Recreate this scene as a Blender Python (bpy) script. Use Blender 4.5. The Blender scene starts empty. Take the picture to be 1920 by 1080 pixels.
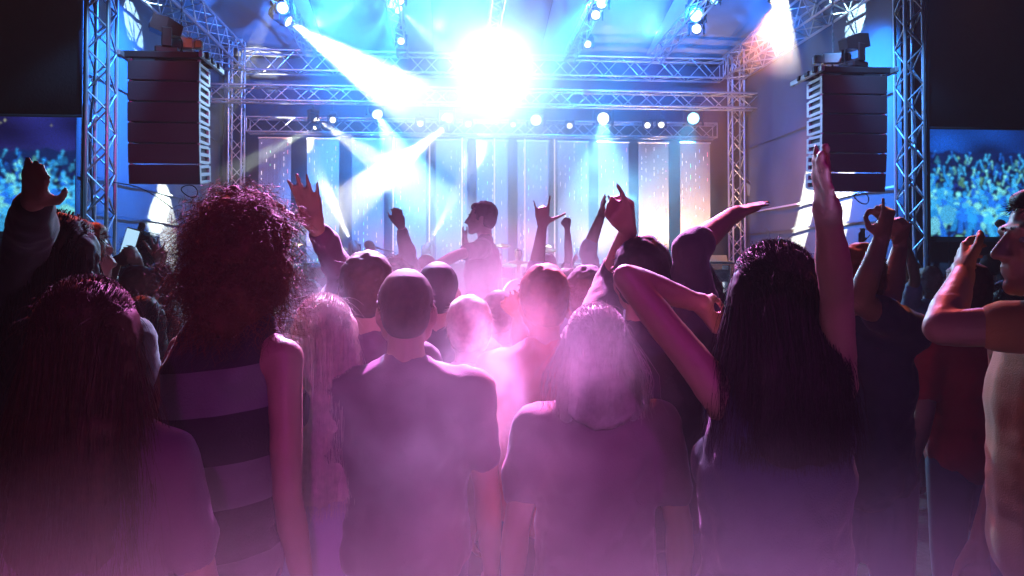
import bpy, math, random
import numpy as np
from mathutils import Vector, Matrix, Quaternion, Euler

S = bpy.context.scene
COL = S.collection
rng = np.random.default_rng(7)
random.seed(7)
R = math.radians

# ------------------------------------------------------------------ camera
YAW, PITCH, FPX, HORIZON = R(4.4), R(1.2), 1507.0, 500.0
EYE = Vector((0, 0, 1.65))
cam = bpy.data.cameras.new('camera')
cam.sensor_width = 36.0
cam.lens = FPX / 1920 * 36
cam.clip_start, cam.clip_end = 0.05, 400
SHIFT = (HORIZON - 540 - FPX * math.tan(PITCH)) / 1920
cam.shift_y = SHIFT
co = bpy.data.objects.new('camera', cam)
co.location = EYE
co.rotation_euler = (R(90) + PITCH, 0, -YAW)
COL.objects.link(co)
S.camera = co
CR = Euler((R(90) + PITCH, 0, -YAW)).to_matrix()


def ray(px, py):
    """direction of the sight line through a point of the photograph (1920 x 1080)"""
    return CR @ Vector(((px - 960) / FPX, ((540 - py) + SHIFT * 1920) / FPX, -1))


def P(px, py, Y):
    d = ray(px, py)
    return EYE + d * (Y / d.y)


def onray(px, py, S0, L, far=False):
    """point on a sight line at distance L from a joint"""
    d = ray(px, py).normalized()
    w = EYE - S0
    b = w.dot(d)
    disc = b * b - (w.dot(w) - L * L)
    if disc <= 0:
        q = EYE + d * (-b)
        return S0 + (q - S0).normalized() * L
    t = -b + (math.sqrt(disc) if far else -math.sqrt(disc))
    return EYE + d * t


def wallpt(px, py, X):
    d = ray(px, py)
    return EYE + d * (X / d.x)


# ------------------------------------------------------------------ world, exposure, engine
w = bpy.data.worlds.new('World')
S.world = w
w.use_nodes = True
w.node_tree.nodes['Background'].inputs[0].default_value = (0.05, 0.07, 0.25, 1)
w.node_tree.nodes['Background'].inputs[1].default_value = 0.02
S.view_settings.view_transform = 'Standard'
S.view_settings.look = 'None'
S.view_settings.exposure = 0
S.view_settings.gamma = 1
S.render.engine = 'CYCLES'
cy = S.cycles
cy.use_denoising = True
try:
    cy.denoiser = 'OPENIMAGEDENOISE'
except Exception:
    pass
cy.max_bounces = 4
cy.diffuse_bounces = 2
cy.glossy_bounces = 2
cy.transmission_bounces = 2
cy.transparent_max_bounces = 8
cy.volume_bounces = 0
cy.volume_step_rate = 2.0
cy.volume_max_steps = 96
cy.sample_clamp_indirect = 4
cy.sample_clamp_direct = 0
cy.use_adaptive_sampling = False
cy.caustics_reflective = cy.caustics_refractive = False


# ------------------------------------------------------------------ lights (lamps of the show, and added ones)
def aim_quat(v):
    return Vector(v).to_track_quat('-Z', 'Y')


def spot(loc, to, power, col, deg, blend=0.3, rad=0.06, name='spot_light'):
    l = bpy.data.lights.new(name, 'SPOT')
    l.energy, l.color, l.spot_size, l.spot_blend, l.shadow_soft_size = power, col, R(deg), blend, rad
    o = bpy.data.objects.new(name, l)
    o.location = loc
    o.rotation_mode = 'QUATERNION'
    o.rotation_quaternion = aim_quat(Vector(to) - Vector(loc))
    COL.objects.link(o)
    return o


def point(loc, power, col, rad=0.1, name='point_light'):
    l = bpy.data.lights.new(name, 'POINT')
    l.energy, l.color, l.shadow_soft_size = power, col, rad
    o = bpy.data.objects.new(name, l)
    o.location = loc
    COL.objects.link(o)
    return o


BLUE, CYAN, MAG, PINK = (0.03, 0.16, 1), (0.05, 0.55, 1), (1, 0.05, 0.62), (1, 0.25, 0.55)
WARM, RED, ORANGE, WHITE = (1, 0.62, 0.36), (1, 0.07, 0.05), (1, 0.33, 0.06), (0.85, 0.93, 1)
PURPLE = (0.4, 0.12, 1)
point(P(930, 150, 16.7), 300, (0.5, 0.78, 1), 0.15, 'lamp_glow_light')  # added bare light in the smoke, swelling the great lamp's glow
# blue wash over the stage, hung in the roof
for x, e in ((-3.2, 2600), (-1.1, 2800), (2.8, 2600), (4.9, 500)):
    spot((x, 15.5, 6.9), (x * 0.6 + 0.3, 18.6, 3.2), e * 8, (0.015, 0.27, 1), 95, 0.8)
    spot((x + .9, 14.2, 5.9), (x + .7, 17.5, 8.2), e * 2.4, (0.03, 0.2, 1), 110, 0.9)
spot((-3.0, 13.0, 6.4), (-5.5, 13.5, 4.4), 8000, (0.015, 0.19, 1), 72, 1.0)
spot((4.7, 12.9, 6.4), (7.2, 13.4, 4.0), 9000, (0.015, 0.2, 1), 66, 1.0)
spot((2.8, 14.8, 6.2), (7.2, 17.2, 3.4), 1500, (0.12, 0.08, 1), 60, 1.0)
spot((-1.2, 14.8, 6.2), (-5.5, 17.2, 3.4), 1500, (0.03, 0.14, 1), 60, 1.0)
for x in (-2.2, 0.6, 3.0):
    spot((x, 12.6, 7.6), (x * .9 + .1, 18.6, 3.3), 14000, (0.02, 0.3, 1), 34, 0.9)
# cold light on the two front towers
spot((-3.6, 9.6, 6.9), (-5.15, 12, 3.6), 900, (0.15, 0.45, 1), 40, 0.6)
spot((5.4, 9.6, 6.9), (6.9, 12, 3.6), 1000, (0.12, 0.4, 1), 40, 0.6)
# warm and pink footlights on the riser under the hanging panels
for x, c, e in ((5.6, WARM, 420), (4.6, WARM, 400), (3.4, (1, 0.5, 0.42), 190), (1.9, PINK, 110), (-1.4, PINK, 50), (-3.4, (0.8, 0.4, 1), 90)):
    spot((x, 17.75, 1.85), (x, 18.6, 3.0), e, c, 100, 0.8)
spot((6.2, 17.6, 1.9), (6.8, 19, 3.2), 150, WARM, 50, 0.8)
spot((-4.4, 17.6, 1.9), (-5.06, 19, 3.2), 110, (1, 0.5, 0.5), 50, 0.8)
# red and pink lamps of the front truss, above the frame, pointing out at the crowd
spot((-3.2, 9.5, 7.4), (-1.25, 1.95, 1.8), 3000, (1, 0.1, 0.06), 17, 0.7)
spot((3.8, 9.5, 7.4), (1.4, 1.9, 1.8), 3000, (1, 0.12, 0.1), 17, 0.7)
spot((0.6, 9.5, 7.4), (0.1, 2.4, 1.4), 2000, (1, 0.12, 0.6), 16, 0.6)
# white-blue backlight from the stage, then coloured lamps added to light the crowd mist
spot((0.5, 11.2, 6.4), (0.1, 2.2, 1.3), 2600, (0.45, 0.55, 1), 17, 0.8)
spot((5.4, 11.2, 6.4), (1.9, 2.2, 1.7), 2600, (0.2, 0.3, 1), 20, 0.7)
spot((0.3, 9.3, 7.6), P(940, 740, 1.8), 32000, (0.95, 0.27, 0.95), 12, 1.0)
spot((-1.0, 9.3, 7.6), P(600, 680, 2.3), 26000, (0.5, 0.5, 1), 8, 1.0)
spot((0.8, 9.3, 7.6), P(1105, 705, 2.1), 8000, (0.75, 0.42, 1), 8, 1.0)
spot((1.4, 9.3, 7.6), P(1025, 620, 2.3), 30000, (1, 0.1, 0.14), 4, 1.0)
spot((0.2, 10.5, 7.5), P(930, 510, 4.3), 16000, (1, 0.28, 0.8), 14, 1.0)
# added dim magenta on the two speaker stacks, from behind the camera
spot((-0.5, -4.0, 5.0), (-3.9, 11, 3.6), 2500, (1, 0.05, 0.6), 9, 0.8)
spot((0.9, -4.0, 5.0), (5.5, 11, 3.4), 2200, (0.7, 0.05, 0.8), 9, 0.8)
# added colour wash on the crowd's backs, from unseen lamps behind the camera
spot((0.3, -4.5, 4.2), (0.15, 2.4, 1.15), 420, (0.9, 0.03, 0.95), 18, 1.0)
spot((2.6, -3.5, 3.2), (1.9, 2.2, 1.1), 48, (0.22, 0.06, 1), 40, 1.0)
spot((-2.4, -3.5, 3.2), (-0.9, 2.0, 1.1), 6, (1, 0.04, 0.3), 34, 1.0)
# added floor lamps just before the camera, shining up into the added mist
for x, e, c in ((-0.5, 330, (1, 0.1, 0.22)), (-0.16, 270, (1, 0.42, 0.7)), (0.2, 280, (0.9, 0.5, 0.85)), (0.52, 480, (0.48, 0.3, 1))):
    spot((x * 1.1, 0.66, 0.1), (x, 0.7, 2), e, c, 40, 1.0)
# orange lamp at the right of the stage on the man at the right edge
spot((6.6, 9.5, 5.6), P(1830, 610, 1.78), 1100, (1, 0.34, 0.06), 7, 0.8)


# ------------------------------------------------------------------ materials
MATS = {}


def mat(name, col, rough=0.6, metal=0.0, var=0.0, scale=8.0, bump=0.0, bscale=60.0, bdist=0.02, emit=None, es=0.0, spec=0.5, sheen=0.0):
    m = bpy.data.materials.new(name)
    m.use_nodes = True
    nt = m.node_tree
    b = nt.nodes['Principled BSDF']
    b.inputs['Base Color'].default_value = (*col, 1)
    b.inputs['Roughness'].default_value = rough
    b.inputs['Metallic'].default_value = metal
    b.inputs['Specular IOR Level'].default_value = spec
    if sheen:
        b.inputs['Sheen Weight'].default_value = sheen
    tc = nt.nodes.new('ShaderNodeTexCoord')
    if var:
        n = nt.nodes.new('ShaderNodeTexNoise')
        n.inputs['Scale'].default_value = scale
        n.inputs['Detail'].default_value = 4
        nt.links.new(tc.outputs['Object'], n.inputs['Vector'])
        mx = nt.nodes.new('ShaderNodeMix')
        mx.data_type = 'RGBA'
        mx.inputs['A'].default_value = (*[c * (1 - var) for c in col], 1)
        mx.inputs['B'].default_value = (*[min(1, c * (1 + var)) for c in col], 1)
        nt.links.new(n.outputs['Fac'], mx.inputs['Factor'])
        nt.links.new(mx.outputs['Result'], b.inputs['Base Color'])
    if bump:
        n2 = nt.nodes.new('ShaderNodeTexNoise')
        n2.inputs['Scale'].default_value = bscale
        n2.inputs['Detail'].default_value = 3
        nt.links.new(tc.outputs['Object'], n2.inputs['Vector'])
        bp = nt.nodes.new('ShaderNodeBump')
        bp.inputs['Strength'].default_value = bump
        bp.inputs['Distance'].default_value = bdist
        nt.links.new(n2.outputs['Fac'], bp.inputs['Height'])
        nt.links.new(bp.outputs['Normal'], b.inputs['Normal'])
    if emit:
        b.inputs['Emission Color'].default_value = (*emit, 1)
        b.inputs['Emission Strength'].default_value = es
        m.cycles.emission_sampling = 'NONE'
    MATS[name] = m
    return m


ALU = mat('aluminium', (0.62, 0.63, 0.66), 0.38, 0.85, 0.12, 5)
BLACK = mat('black_metal', (0.03, 0.03, 0.032), 0.5, 0.0, 0.3, 20)
DRAPE = mat('black_cloth', (0.012, 0.012, 0.014), 0.9, 0, 0.3, 6, 0.3, 30)
TARP = mat('grey_tarpaulin', (0.11, 0.115, 0.13), 0.65, 0, 0.25, 1.2, 0.25, 4)
TARPD = mat('dark_tarpaulin', (0.09, 0.1, 0.12), 0.6, 0, 0.3, 2, 0.25, 5)
ROOFM = mat('roof_fabric', (0.3, 0.31, 0.34), 0.7, 0, 0.2, 0.7, 0.2, 2)
BACKM = mat('back_cloth', (0.05, 0.06, 0.09), 0.9, 0, 0.3, 2)
DECK = mat('stage_deck', (0.04, 0.04, 0.042), 0.5, 0, 0.3, 5)
GROUND = mat('ground_turf', (0.035, 0.04, 0.025), 0.95, 0, 0.5, 3, 0.6, 25)
GRILLE = mat('speaker_grille', (0.045, 0.04, 0.05), 0.75, 0, 0.25, 50, 0.4, 220)
PLATE = mat('pale_metal_plate', (0.6, 0.6, 0.62), 0.45, 0.4, 0.1, 10)
PANELM = mat('panel_fabric', (0.3, 0.29, 0.31), 0.6, 0, 0.12, 12)
REDMETAL = mat('dark_red_housing', (0.035, 0.02, 0.02), 0.4, 0, 0.2, 15)
BRASS = mat('brass', (0.75, 0.5, 0.18), 0.25, 0.9, 0.1, 10)
WHITEP = mat('white_paint', (0.75, 0.75, 0.75), 0.5, 0, 0.08, 9)
CHAIN = mat('steel_chain', (0.4, 0.4, 0.42), 0.4, 0.8)
CABLE = mat('black_cable', (0.015, 0.015, 0.015), 0.6)


def glow(name, col, s):
    return mat(name, (0.02, 0.02, 0.02), 0.3, emit=col, es=s)


LENS = {'white': glow('lens_white', (0.85, 0.93, 1), 3.5), 'cyan': glow('lens_cyan', (0.3, 0.85, 1), 4),
        'warm': glow('lens_warm', (1, 0.95, 0.78), 3), 'orange': glow('lens_orange', (1, 0.5, 0.12), 5),
        'huge': glow('lens_huge', (0.9, 0.96, 1), 8), 'off': mat('lens_off', (0.1, 0.1, 0.12), 0.1)}
TUBE = glow('led_tube', (1, 0.75, 0.85), 1.2)
BEAD = {k: glow('led_' + k, c, 2.2) for k, c in
        {'white': (1, 0.85, 0.9), 'green': (0.3, 1, 0.5), 'blue': (0.3, 0.5, 1), 'red': (1, 0.3, 0.4)}.items()}
skin_tones = [mat('skin_fair', (0.36, 0.21, 0.155), 0.5, 0, 0.1, 14, 0.3, 160, bdist=0.002), mat('skin_tan', (0.28, 0.155, 0.1), 0.5, 0, 0.1, 14, 0.3, 160, bdist=0.002)]
HAIRM = {k: mat('hair_' + k, c, 0.6, 0, 0.35, 60, spec=0.22) for k, c in
         {'dark': (0.018, 0.012, 0.01), 'brown': (0.07, 0.035, 0.02), 'auburn': (0.16, 0.06, 0.03), 'blond': (0.42, 0.3, 0.16), 'pale': (0.6, 0.52, 0.42), 'grey': (0.3, 0.28, 0.27)}.items()}
CLOTH = {k: mat('cloth_' + k, c, 0.85, 0, 0.12, 9, 0.5, 260, bdist=0.002, sheen=0.2) for k, c in
         {'black': (0.02, 0.02, 0.022), 'charcoal': (0.045, 0.043, 0.05), 'navy': (0.025, 0.03, 0.07), 'white': (0.72, 0.7, 0.7), 'lilac': (0.4, 0.36, 0.5),
          'tan': (0.4, 0.21, 0.07), 'red': (0.4, 0.03, 0.04), 'blue': (0.22, 0.3, 0.5), 'grey': (0.2, 0.2, 0.21), 'plum': (0.13, 0.05, 0.11), 'denim': (0.06, 0.08, 0.14)}.items()}
EYEW = mat('eye_white', (0.3, 0.28, 0.27), 0.2)


# striped dress fabric: broad grey and black bands
def striped():
    m = mat('cloth_striped', (0.03, 0.03, 0.035), 0.85, bump=0.2, bscale=180, sheen=0.2)
    nt = m.node_tree
    b = nt.nodes['Principled BSDF']
    tc = nt.nodes.new('ShaderNodeTexCoord')
    sp = nt.nodes.new('ShaderNodeSeparateXYZ')
    nt.links.new(tc.outputs['Object'], sp.inputs[0])
    ad = nt.nodes.new('ShaderNodeMath')
    ad.operation = 'MULTIPLY_ADD'
    ad.inputs[1].default_value = -0.14
    nt.links.new(sp.outputs['X'], ad.inputs[0])
    nt.links.new(sp.outputs['Z'], ad.inputs[2])
    fr = nt.nodes.new('ShaderNodeMath')
    fr.operation = 'PINGPONG'
    fr.inputs[1].default_value = 0.105
    nt.links.new(ad.outputs[0], fr.inputs[0])
    gt = nt.nodes.new('ShaderNodeMath')
    gt.operation = 'GREATER_THAN'
    gt.inputs[1].default_value = 0.055
    nt.links.new(fr.outputs[0], gt.inputs[0])
    mx = nt.nodes.new('ShaderNodeMix')
    mx.data_type = 'RGBA'
    mx.inputs['A'].default_value = (0.025, 0.022, 0.028, 1)
    mx.inputs['B'].default_value = (0.15, 0.15, 0.16, 1)
    nt.links.new(gt.outputs[0], mx.inputs['Factor'])
    nt.links.new(mx.outputs['Result'], b.inputs['Base Color'])
    CLOTH['striped'] = m


striped()


# ------------------------------------------------------------------ mesh helpers
def usphere(nu=12, nv=8):
    v = [(0, 0, 1)]
    for j in range(1, nv):
        th = math.pi * j / nv
        for i in range(nu):
            a = 2 * math.pi * i / nu
            v.append((math.sin(th) * math.cos(a), math.sin(th) * math.sin(a), math.cos(th)))
    v.append((0, 0, -1))
    f = []
    for i in range(nu):
        f.append((0, 1 + i, 1 + (i + 1) % nu))
    for j in range(nv - 2):
        for i in range(nu):
            a, b = 1 + j * nu + i, 1 + j * nu + (i + 1) % nu
            f.append((a, a + nu, b + nu, b))
    o = 1 + (nv - 2) * nu
    for i in range(nu):
        f.append((o + i, len(v) - 1, o + (i + 1) % nu))
    return np.array(v), f


SPH = usphere()


class MB:
    """collects shapes into one mesh"""

    def __init__(self):
        self.v, self.f, self.n = [], [], 0

    def add(self, v, f):
        v = np.asarray(v, float)
        self.v.append(v)
        n = self.n
        self.f.extend([tuple(i + n for i in q) for q in f])
        self.n += len(v)
        return self

    def ell(self, c, r, M=None):
        v = SPH[0] * np.array(r)
        if M is not None:
            v = v @ np.array(M).T
        return self.add(v + np.array(c), SPH[1])

    def cone(self, a, b, ra, rb, seg=12, ball=True):
        a, b = Vector(a), Vector(b)
        if ball:
            self.ell(a, (ra,) * 3)
            self.ell(b, (rb,) * 3)
        d = b - a
        if d.length < 1e-6:
            return self
        q = np.array(d.to_track_quat('Z', 'Y').to_matrix())
        ang = np.arange(seg) * 2 * math.pi / seg
        ring = np.stack([np.cos(ang), np.sin(ang), np.zeros(seg)], 1)
        v = np.concatenate([(ring * ra) @ q.T + np.array(a), (ring * rb) @ q.T + np.array(b)])
        f = [(i, (i + 1) % seg, seg + (i + 1) % seg, seg + i) for i in range(seg)]
        f += [tuple(range(seg))[::-1], tuple(range(seg, 2 * seg))]
        return self.add(v, f)

    def path(self, pts, r, seg=6):
        for a, b in zip(pts[:-1], pts[1:]):
            self.cone(a, b, r, r, seg, False)
        return self

    def box(self, c, s, M=None):
        v = np.array([(x, y, z) for x in (-.5, .5) for y in (-.5, .5) for z in (-.5, .5)]) * np.array(s)
        if M is not None:
            v = v @ np.array(M).T
        return self.add(v + np.array(c), [(0, 1, 3, 2), (4, 6, 7, 5), (0, 4, 5, 1), (2, 3, 7, 6), (0, 2, 6, 4), (1, 5, 7, 3)])

    def bbox(self, c, s, bev=0.02):
        """box with chamfered edges"""
        sx, sy, sz = [k / 2 for k in s]
        v, idx = [], {}
        for ax in range(3):
            for X in (-1, 1):
                for Y in (-1, 1):
                    for Z in (-1, 1):
                        p = [X * sx, Y * sy, Z * sz]
                        for k in range(3):
                            if k != ax:
                                p[k] -= (X, Y, Z)[k] * bev
                        idx[(ax, X, Y, Z)] = len(v)
                        v.append(p)
        f = []
        for ax in range(3):
            o = [k for k in range(3) if k != ax]
            for sg in (-1, 1):
                q = []
                for a, b in ((-1, -1), (1, -1), (1, 1), (-1, 1)):
                    t = [0, 0, 0]
                    t[ax], t[o[0]], t[o[1]] = sg, a, b
                    q.append(idx[(ax, *t)])
                f.append(tuple(q))
        for ax in range(3):
            o = [k for k in range(3) if k != ax]
            for a in (-1, 1):
                for b in (-1, 1):
                    t0, t1 = [0, 0, 0], [0, 0, 0]
                    t0[ax], t1[ax] = -1, 1
                    for t in (t0, t1):
                        t[o[0]], t[o[1]] = a, b
                    f.append((idx[(o[0], *t0)], idx[(o[0], *t1)], idx[(o[1], *t1)], idx[(o[1], *t0)]))
        for X in (-1, 1):
            for Y in (-1, 1):
                for Z in (-1, 1):
                    f.append(tuple(idx[(a, X, Y, Z)] for a in range(3)))
        return self.add(np.array(v) + np.array(c), f)

    def mesh(self, name, m=None, smooth=False):
        me = bpy.data.meshes.new(name)
        me.from_pydata(np.concatenate(self.v).tolist(), [], self.f)
        import bmesh
        if len(self.f) < 20000:
            b = bmesh.new()
            b.from_mesh(me)
            bmesh.ops.recalc_face_normals(b, faces=b.faces)
            b.to_mesh(me)
            b.free()
        if m:
            me.materials.append(m)
        if smooth:
            me.polygons.foreach_set('use_smooth', [True] * len(me.polygons))
        return me


def link(name, data, parent=None, loc=None, quat=None, scale=None):
    o = bpy.data.objects.new(name, data)
    COL.objects.link(o)
    if parent:
        o.parent = parent
    if loc is not None:
        o.location = loc
    if quat is not None:
        o.rotation_mode = 'QUATERNION'
        o.rotation_quaternion = quat
    if scale is not None:
        o.scale = scale
    return o


def tag(o, label, cat, group=None, kind=None):
    o['label'] = label
    o['category'] = cat
    if group:
        o['group'] = group
    if kind:
        o['kind'] = kind
    return o


def thing(name, label, cat, loc=(0, 0, 0), group=None):
    o = link(name, None, None, loc)
    o.empty_display_size = 0.1
    return tag(o, label, cat, group)


def struct(name, mb, m, label=None):
    o = link(name, mb.mesh(name, m) if isinstance(mb, MB) else mb)
    return tag(o, label or name.replace('_', ' '), name.replace('_', ' '), kind='structure')


def cutquad(p00, p10, p11, p01, nu, nv, wob=0.0, thick=0.02, seed=0):
    """cloth sheet with real thickness between four corners, gently billowing"""
    r = np.random.default_rng(seed)
    p = [np.array(q, float) for q in (p00, p10, p11, p01)]
    nrm = np.cross(p[1] - p[0], p[3] - p[0])
    nrm /= np.linalg.norm(nrm)
    ph = r.uniform(0, 6.28, 6)
    vs = []
    for j in range(nv + 1):
        for i in range(nu + 1):
            u, v = i / nu, j / nv
            q = (p[0] * (1 - u) + p[1] * u) * (1 - v) + (p[3] * (1 - u) + p[2] * u) * v
            d = wob * (math.sin(u * 9 + ph[0] + v * 3) + .6 * math.sin(u * 23 + ph[1] - v * 4) + .5 * math.sin(v * 13 + ph[2] + u * 5))
            vs.append(q + nrm * d)
    vs = np.array(vs)
    n = len(vs)
    f = []
    for j in range(nv):
        for i in range(nu):
            a = j * (nu + 1) + i
            f.append((a, a + 1, a + nu + 2, a + nu + 1))
            f.append((n + a, n + a + nu + 1, n + a + nu + 2, n + a + 1))
    W = nu + 1
    for i in range(nu):
        f.append((i + 1, i, n + i, n + i + 1))
        a = nv * W + i
        f.append((a, a + 1, n + a + 1, n + a))
    for j in range(nv):
        a = j * W
        f.append((a, a + W, n + a + W, n + a))
        a = j * W + nu
        f.append((a + W, a, n + a, n + a + W))
    return MB().add(np.concatenate([vs, vs + nrm * thick]), f)


# ------------------------------------------------------------------ setting
FZ = 0.85                     # stage floor height
def plane(z, x0, x1, y0, y1):
    return MB().add([(x0, y0, z), (x1, y0, z), (x1, y1, z), (x0, y1, z)], [(0, 1, 2, 3)])


struct('ground', plane(0, -30, 30, -26, 34), GROUND, 'dark trodden turf under the crowd')
struct('stage_floor', MB().box((0.85, 15.9, FZ - 0.1), (12.6, 7.8, 0.2)), DECK, 'black stage deck behind the crowd')
struct('stage_front', MB().box((0.85, 12.06, (FZ - 0.2) / 2), (12.5, 0.06, FZ - 0.2)), DRAPE, 'black skirt under the stage lip')
struct('stage_riser', MB().box((0.85, 17.9, FZ + 0.43), (11.4, 1.8, 0.855)), DECK, 'black riser along the back of the stage')
t = thing('back_cloth', 'dark blue back cloth behind the hanging light panels', 'stage cloth')
link('cloth', cutquad((-6, 19.9, FZ), (7.6, 19.9, FZ), (7.6, 19.9, 7), (-6, 19.9, 7), 60, 8, 0.03, 0.02, 3).mesh('cloth', BACKM, True), t)
t = thing('side_wall_cloth', 'grey tarpaulin side wall of the stage behind the left speaker stack', 'stage wall')
link('tarpaulin', cutquad((-5.5, 12.3, 0.4), (-5.5, 19.8, 0.4), (-5.5, 19.8, 8.5), (-5.5, 12.3, 8.5), 24, 24, 0.012, 0.01, 1).mesh('tarpaulin', TARP, True), t)
for zz in (2.5, 3.05, 4.6):
    link('seam', MB().box((-5.45, 16.05, zz), (0.012, 7.4, 0.035)).mesh('seam', TARPD), t)
t = thing('side_wall_cloth', 'grey tarpaulin side wall of the stage behind the right speaker stack', 'stage wall')
link('tarpaulin', cutquad((7.2, 12.3, 0.4), (7.2, 19.8, 0.4), (7.2, 19.8, 8.5), (7.2, 12.3, 8.5), 24, 24, 0.012, 0.01, 2).mesh('tarpaulin', TARP, True), t)
for zz in (2.45, 2.95, 4.5):
    link('seam', MB().box((7.16, 16.05, zz), (0.012, 7.4, 0.035)).mesh('seam', WHITEP if zz == 2.95 else TARPD), t)
t = thing('stage_roof', 'pale fabric roof sloping over the stage trusses', 'roof')
for k in range(5):
    x0, x1 = -5.6 + k * 2.6, -5.6 + (k + 1) * 2.6 - 0.01
    link('roof_panel', cutquad((x0, 10.5, 8.75), (x1, 10.5, 8.75), (x1, 20, 6.75), (x0, 20, 6.75), 8, 12, 0.015, 0.015, 20 + k).mesh('roof_panel', ROOFM, True), t)

# ------------------------------------------------------------------ trusses
TUBEM = MB().cone((0, 0, 0), (0, 0, 1), 1, 1, 6, False).mesh('tube', ALU, True)
TUBEC = MB().cone((0, 0, 0), (0, 0, 1), 1, 1, 10, False).mesh('tube', ALU, True)


def bar(parent, name, a, b, r, me=None):
    a, b = Vector(a), Vector(b)
    d = b - a
    return link(name, me or TUBEM, parent, a - parent.location, d.to_track_quat('Z', 'Y'), (r, r, d.length))


def truss(label, a, b, wdt, hgt, pitch=0.5, up=(0, 0, 1), cr=0.026, br=0.013, name='truss', cat='truss', group='aluminium lattice trusses of the stage', faces=(0, 1, 2, 3)):
    a, b = Vector(a), Vector(b)
    t = thing(name, label, cat, a, group)
    d = (b - a)
    L = d.length
    d.normalize()
    u = Vector(up)
    u = (u - d * u.dot(d)).normalized()
    s = d.cross(u)
    cs = [s * (wdt / 2 * i) + u * (hgt / 2 * j) for i, j in ((-1, -1), (1, -1), (1, 1), (-1, 1))]
    for c in cs:
        bar(t, 'chord', a + c, b + c, cr, TUBEC)
    n = max(2, round(L / pitch))
    for k in faces:
        c0, c1 = cs[k], cs[(k + 1) % 4]
        for i in range(n):
            p, q = a + d * (L * i / n), a + d * (L * (i + 1) / n)
            if (i + k) % 2:
                bar(t, 'brace', p + c0, q + c1, br)
            else:
                bar(t, 'brace', p + c1, q + c0, br)
        bar(t, 'end_brace', a + c0, a + c1, br)
        bar(t, 'end_brace', b + c0, b + c1, br)
    return t


truss('front stage tower of aluminium lattice beside the left screen', (P(189, 300, 12).x, 12.0, 0.05), (P(189, 300, 12).x, 12.0, 8.6), 0.29, 0.29, 0.3, (0, 1, 0), 0.028, 0.014, 'truss_tower', 'tower')
truss('front stage tower of aluminium lattice beside the right screen', (P(1706, 300, 12).x, 12.0, 0.05), (P(1706, 300, 12).x, 12.0, 8.6), 0.29, 0.29, 0.3, (0, 1, 0), 0.028, 0.014, 'truss_tower', 'tower')
truss('rear lattice tower at the left end of the hanging panels', (P(443, 300, 19).x, 19.0, FZ), (P(443, 300, 19).x, 19.0, 6.9), 0.29, 0.29, 0.32, (0, 1, 0), 0.026, 0.012, 'truss_tower', 'tower')
truss('rear lattice tower right of the hanging panels, warm lit at its foot', (P(1381, 300, 19).x, 19.0, FZ), (P(1381, 300, 19).x, 19.0, 6.9), 0.29, 0.29, 0.32, (0, 1, 0), 0.026, 0.012, 'truss_tower', 'tower')
truss('long horizontal truss whose ends stick out past both rear towers', (-5.4, 18.45, 5.55), (7.25, 18.45, 5.55), 0.34, 0.34, 0.36)
truss('horizontal truss just above the hanging panels, with lamps along it', (-4.75, 19.3, 4.98), (6.5, 19.3, 4.98), 0.34, 0.34, 0.36)
truss('topmost rear truss joining the tops of the rear towers under the roof', (-4.85, 19.0, 6.42), (6.6, 19.0, 6.42), 0.42, 0.46, 0.42)
truss('side roof truss running back above the left speaker stack', (-4.95, 10.5, 6.42), (-4.95, 18.75, 6.42), 0.5, 0.52, 0.4)
truss('side roof truss running back in orange light above the right speaker stack', (6.78, 10.5, 6.42), (6.78, 18.75, 6.42), 0.5, 0.52, 0.4)
for x, lb in ((-3.2, 'slim roof truss carrying the pair of lamps at upper left'), (-1.1, 'slim roof truss left of the great white light'), (0.9, 'slim roof truss holding the great white light'),
              (2.8, 'slim roof truss right of the great white light'), (4.86, 'slim roof truss carrying the pair of lamps at upper right')):
    truss(lb, (x, 12.5, 6.85), (x, 18.7, 6.6), 0.24, 0.24, 0.4, cr=0.02, br=0.009)

# ------------------------------------------------------------------ wings: drapes and screens
def fold_cloth(x0, x1, y, z0, z1, seed):
    return cutquad((x0, y, z0), (x1, y, z0), (x1, y, z1), (x0, y, z1), 60, 4, 0.012, 0.015, seed)


t = thing('black_drape', 'black drape above the left video screen', 'drape')
link('cloth', fold_cloth(-11.5, P(156, 100, 12.25).x, 12.25, P(80, 217, 12.25).z, 9, 5).mesh('cloth', DRAPE, True), t)
link('hem_bar', MB().cone((-11.5, 12.2, P(80, 217, 12.2).z), (P(156, 100, 12.2).x, 12.2, P(80, 217, 12.2).z), 0.02, 0.02, 8, False).mesh('hem_bar', BLACK), t)
t = thing('black_drape', 'black drape above the right video screen', 'drape')
link('cloth', fold_cloth(P(1736, 100, 12.25).x, 13, 12.25, P(1830, 241, 12.25).z, 9, 6).mesh('cloth', DRAPE, True), t)
link('hem_bar', MB().cone((P(1736, 100, 12.2).x, 12.2, P(1830, 241, 12.2).z), (13, 12.2, P(1830, 241, 12.2).z), 0.02, 0.02, 8, False).mesh('hem_bar', BLACK), t)
t = thing('mesh_scrim', 'dark cloth below the left video screen', 'scrim')
link('cloth', fold_cloth(-11.5, P(157, 300, 12.5).x, 12.5, 0.02, P(80, 437, 12.5).z, 8).mesh('cloth', DRAPE, True), t)
t = thing('blue_tarpaulin', 'teal lit tarpaulin below the right video screen', 'tarpaulin')
link('cloth', fold_cloth(7.35, 13, 12.7, 0.02, P(1830, 452, 12.7).z, 9).mesh('cloth', TARP, True), t)
for x in (8.2, 9.0, 9.8):
    link('seam', MB().box((x, 12.66, 1.2), (0.02, 0.02, 2.0)).mesh('seam', TARPD), t)


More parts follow.
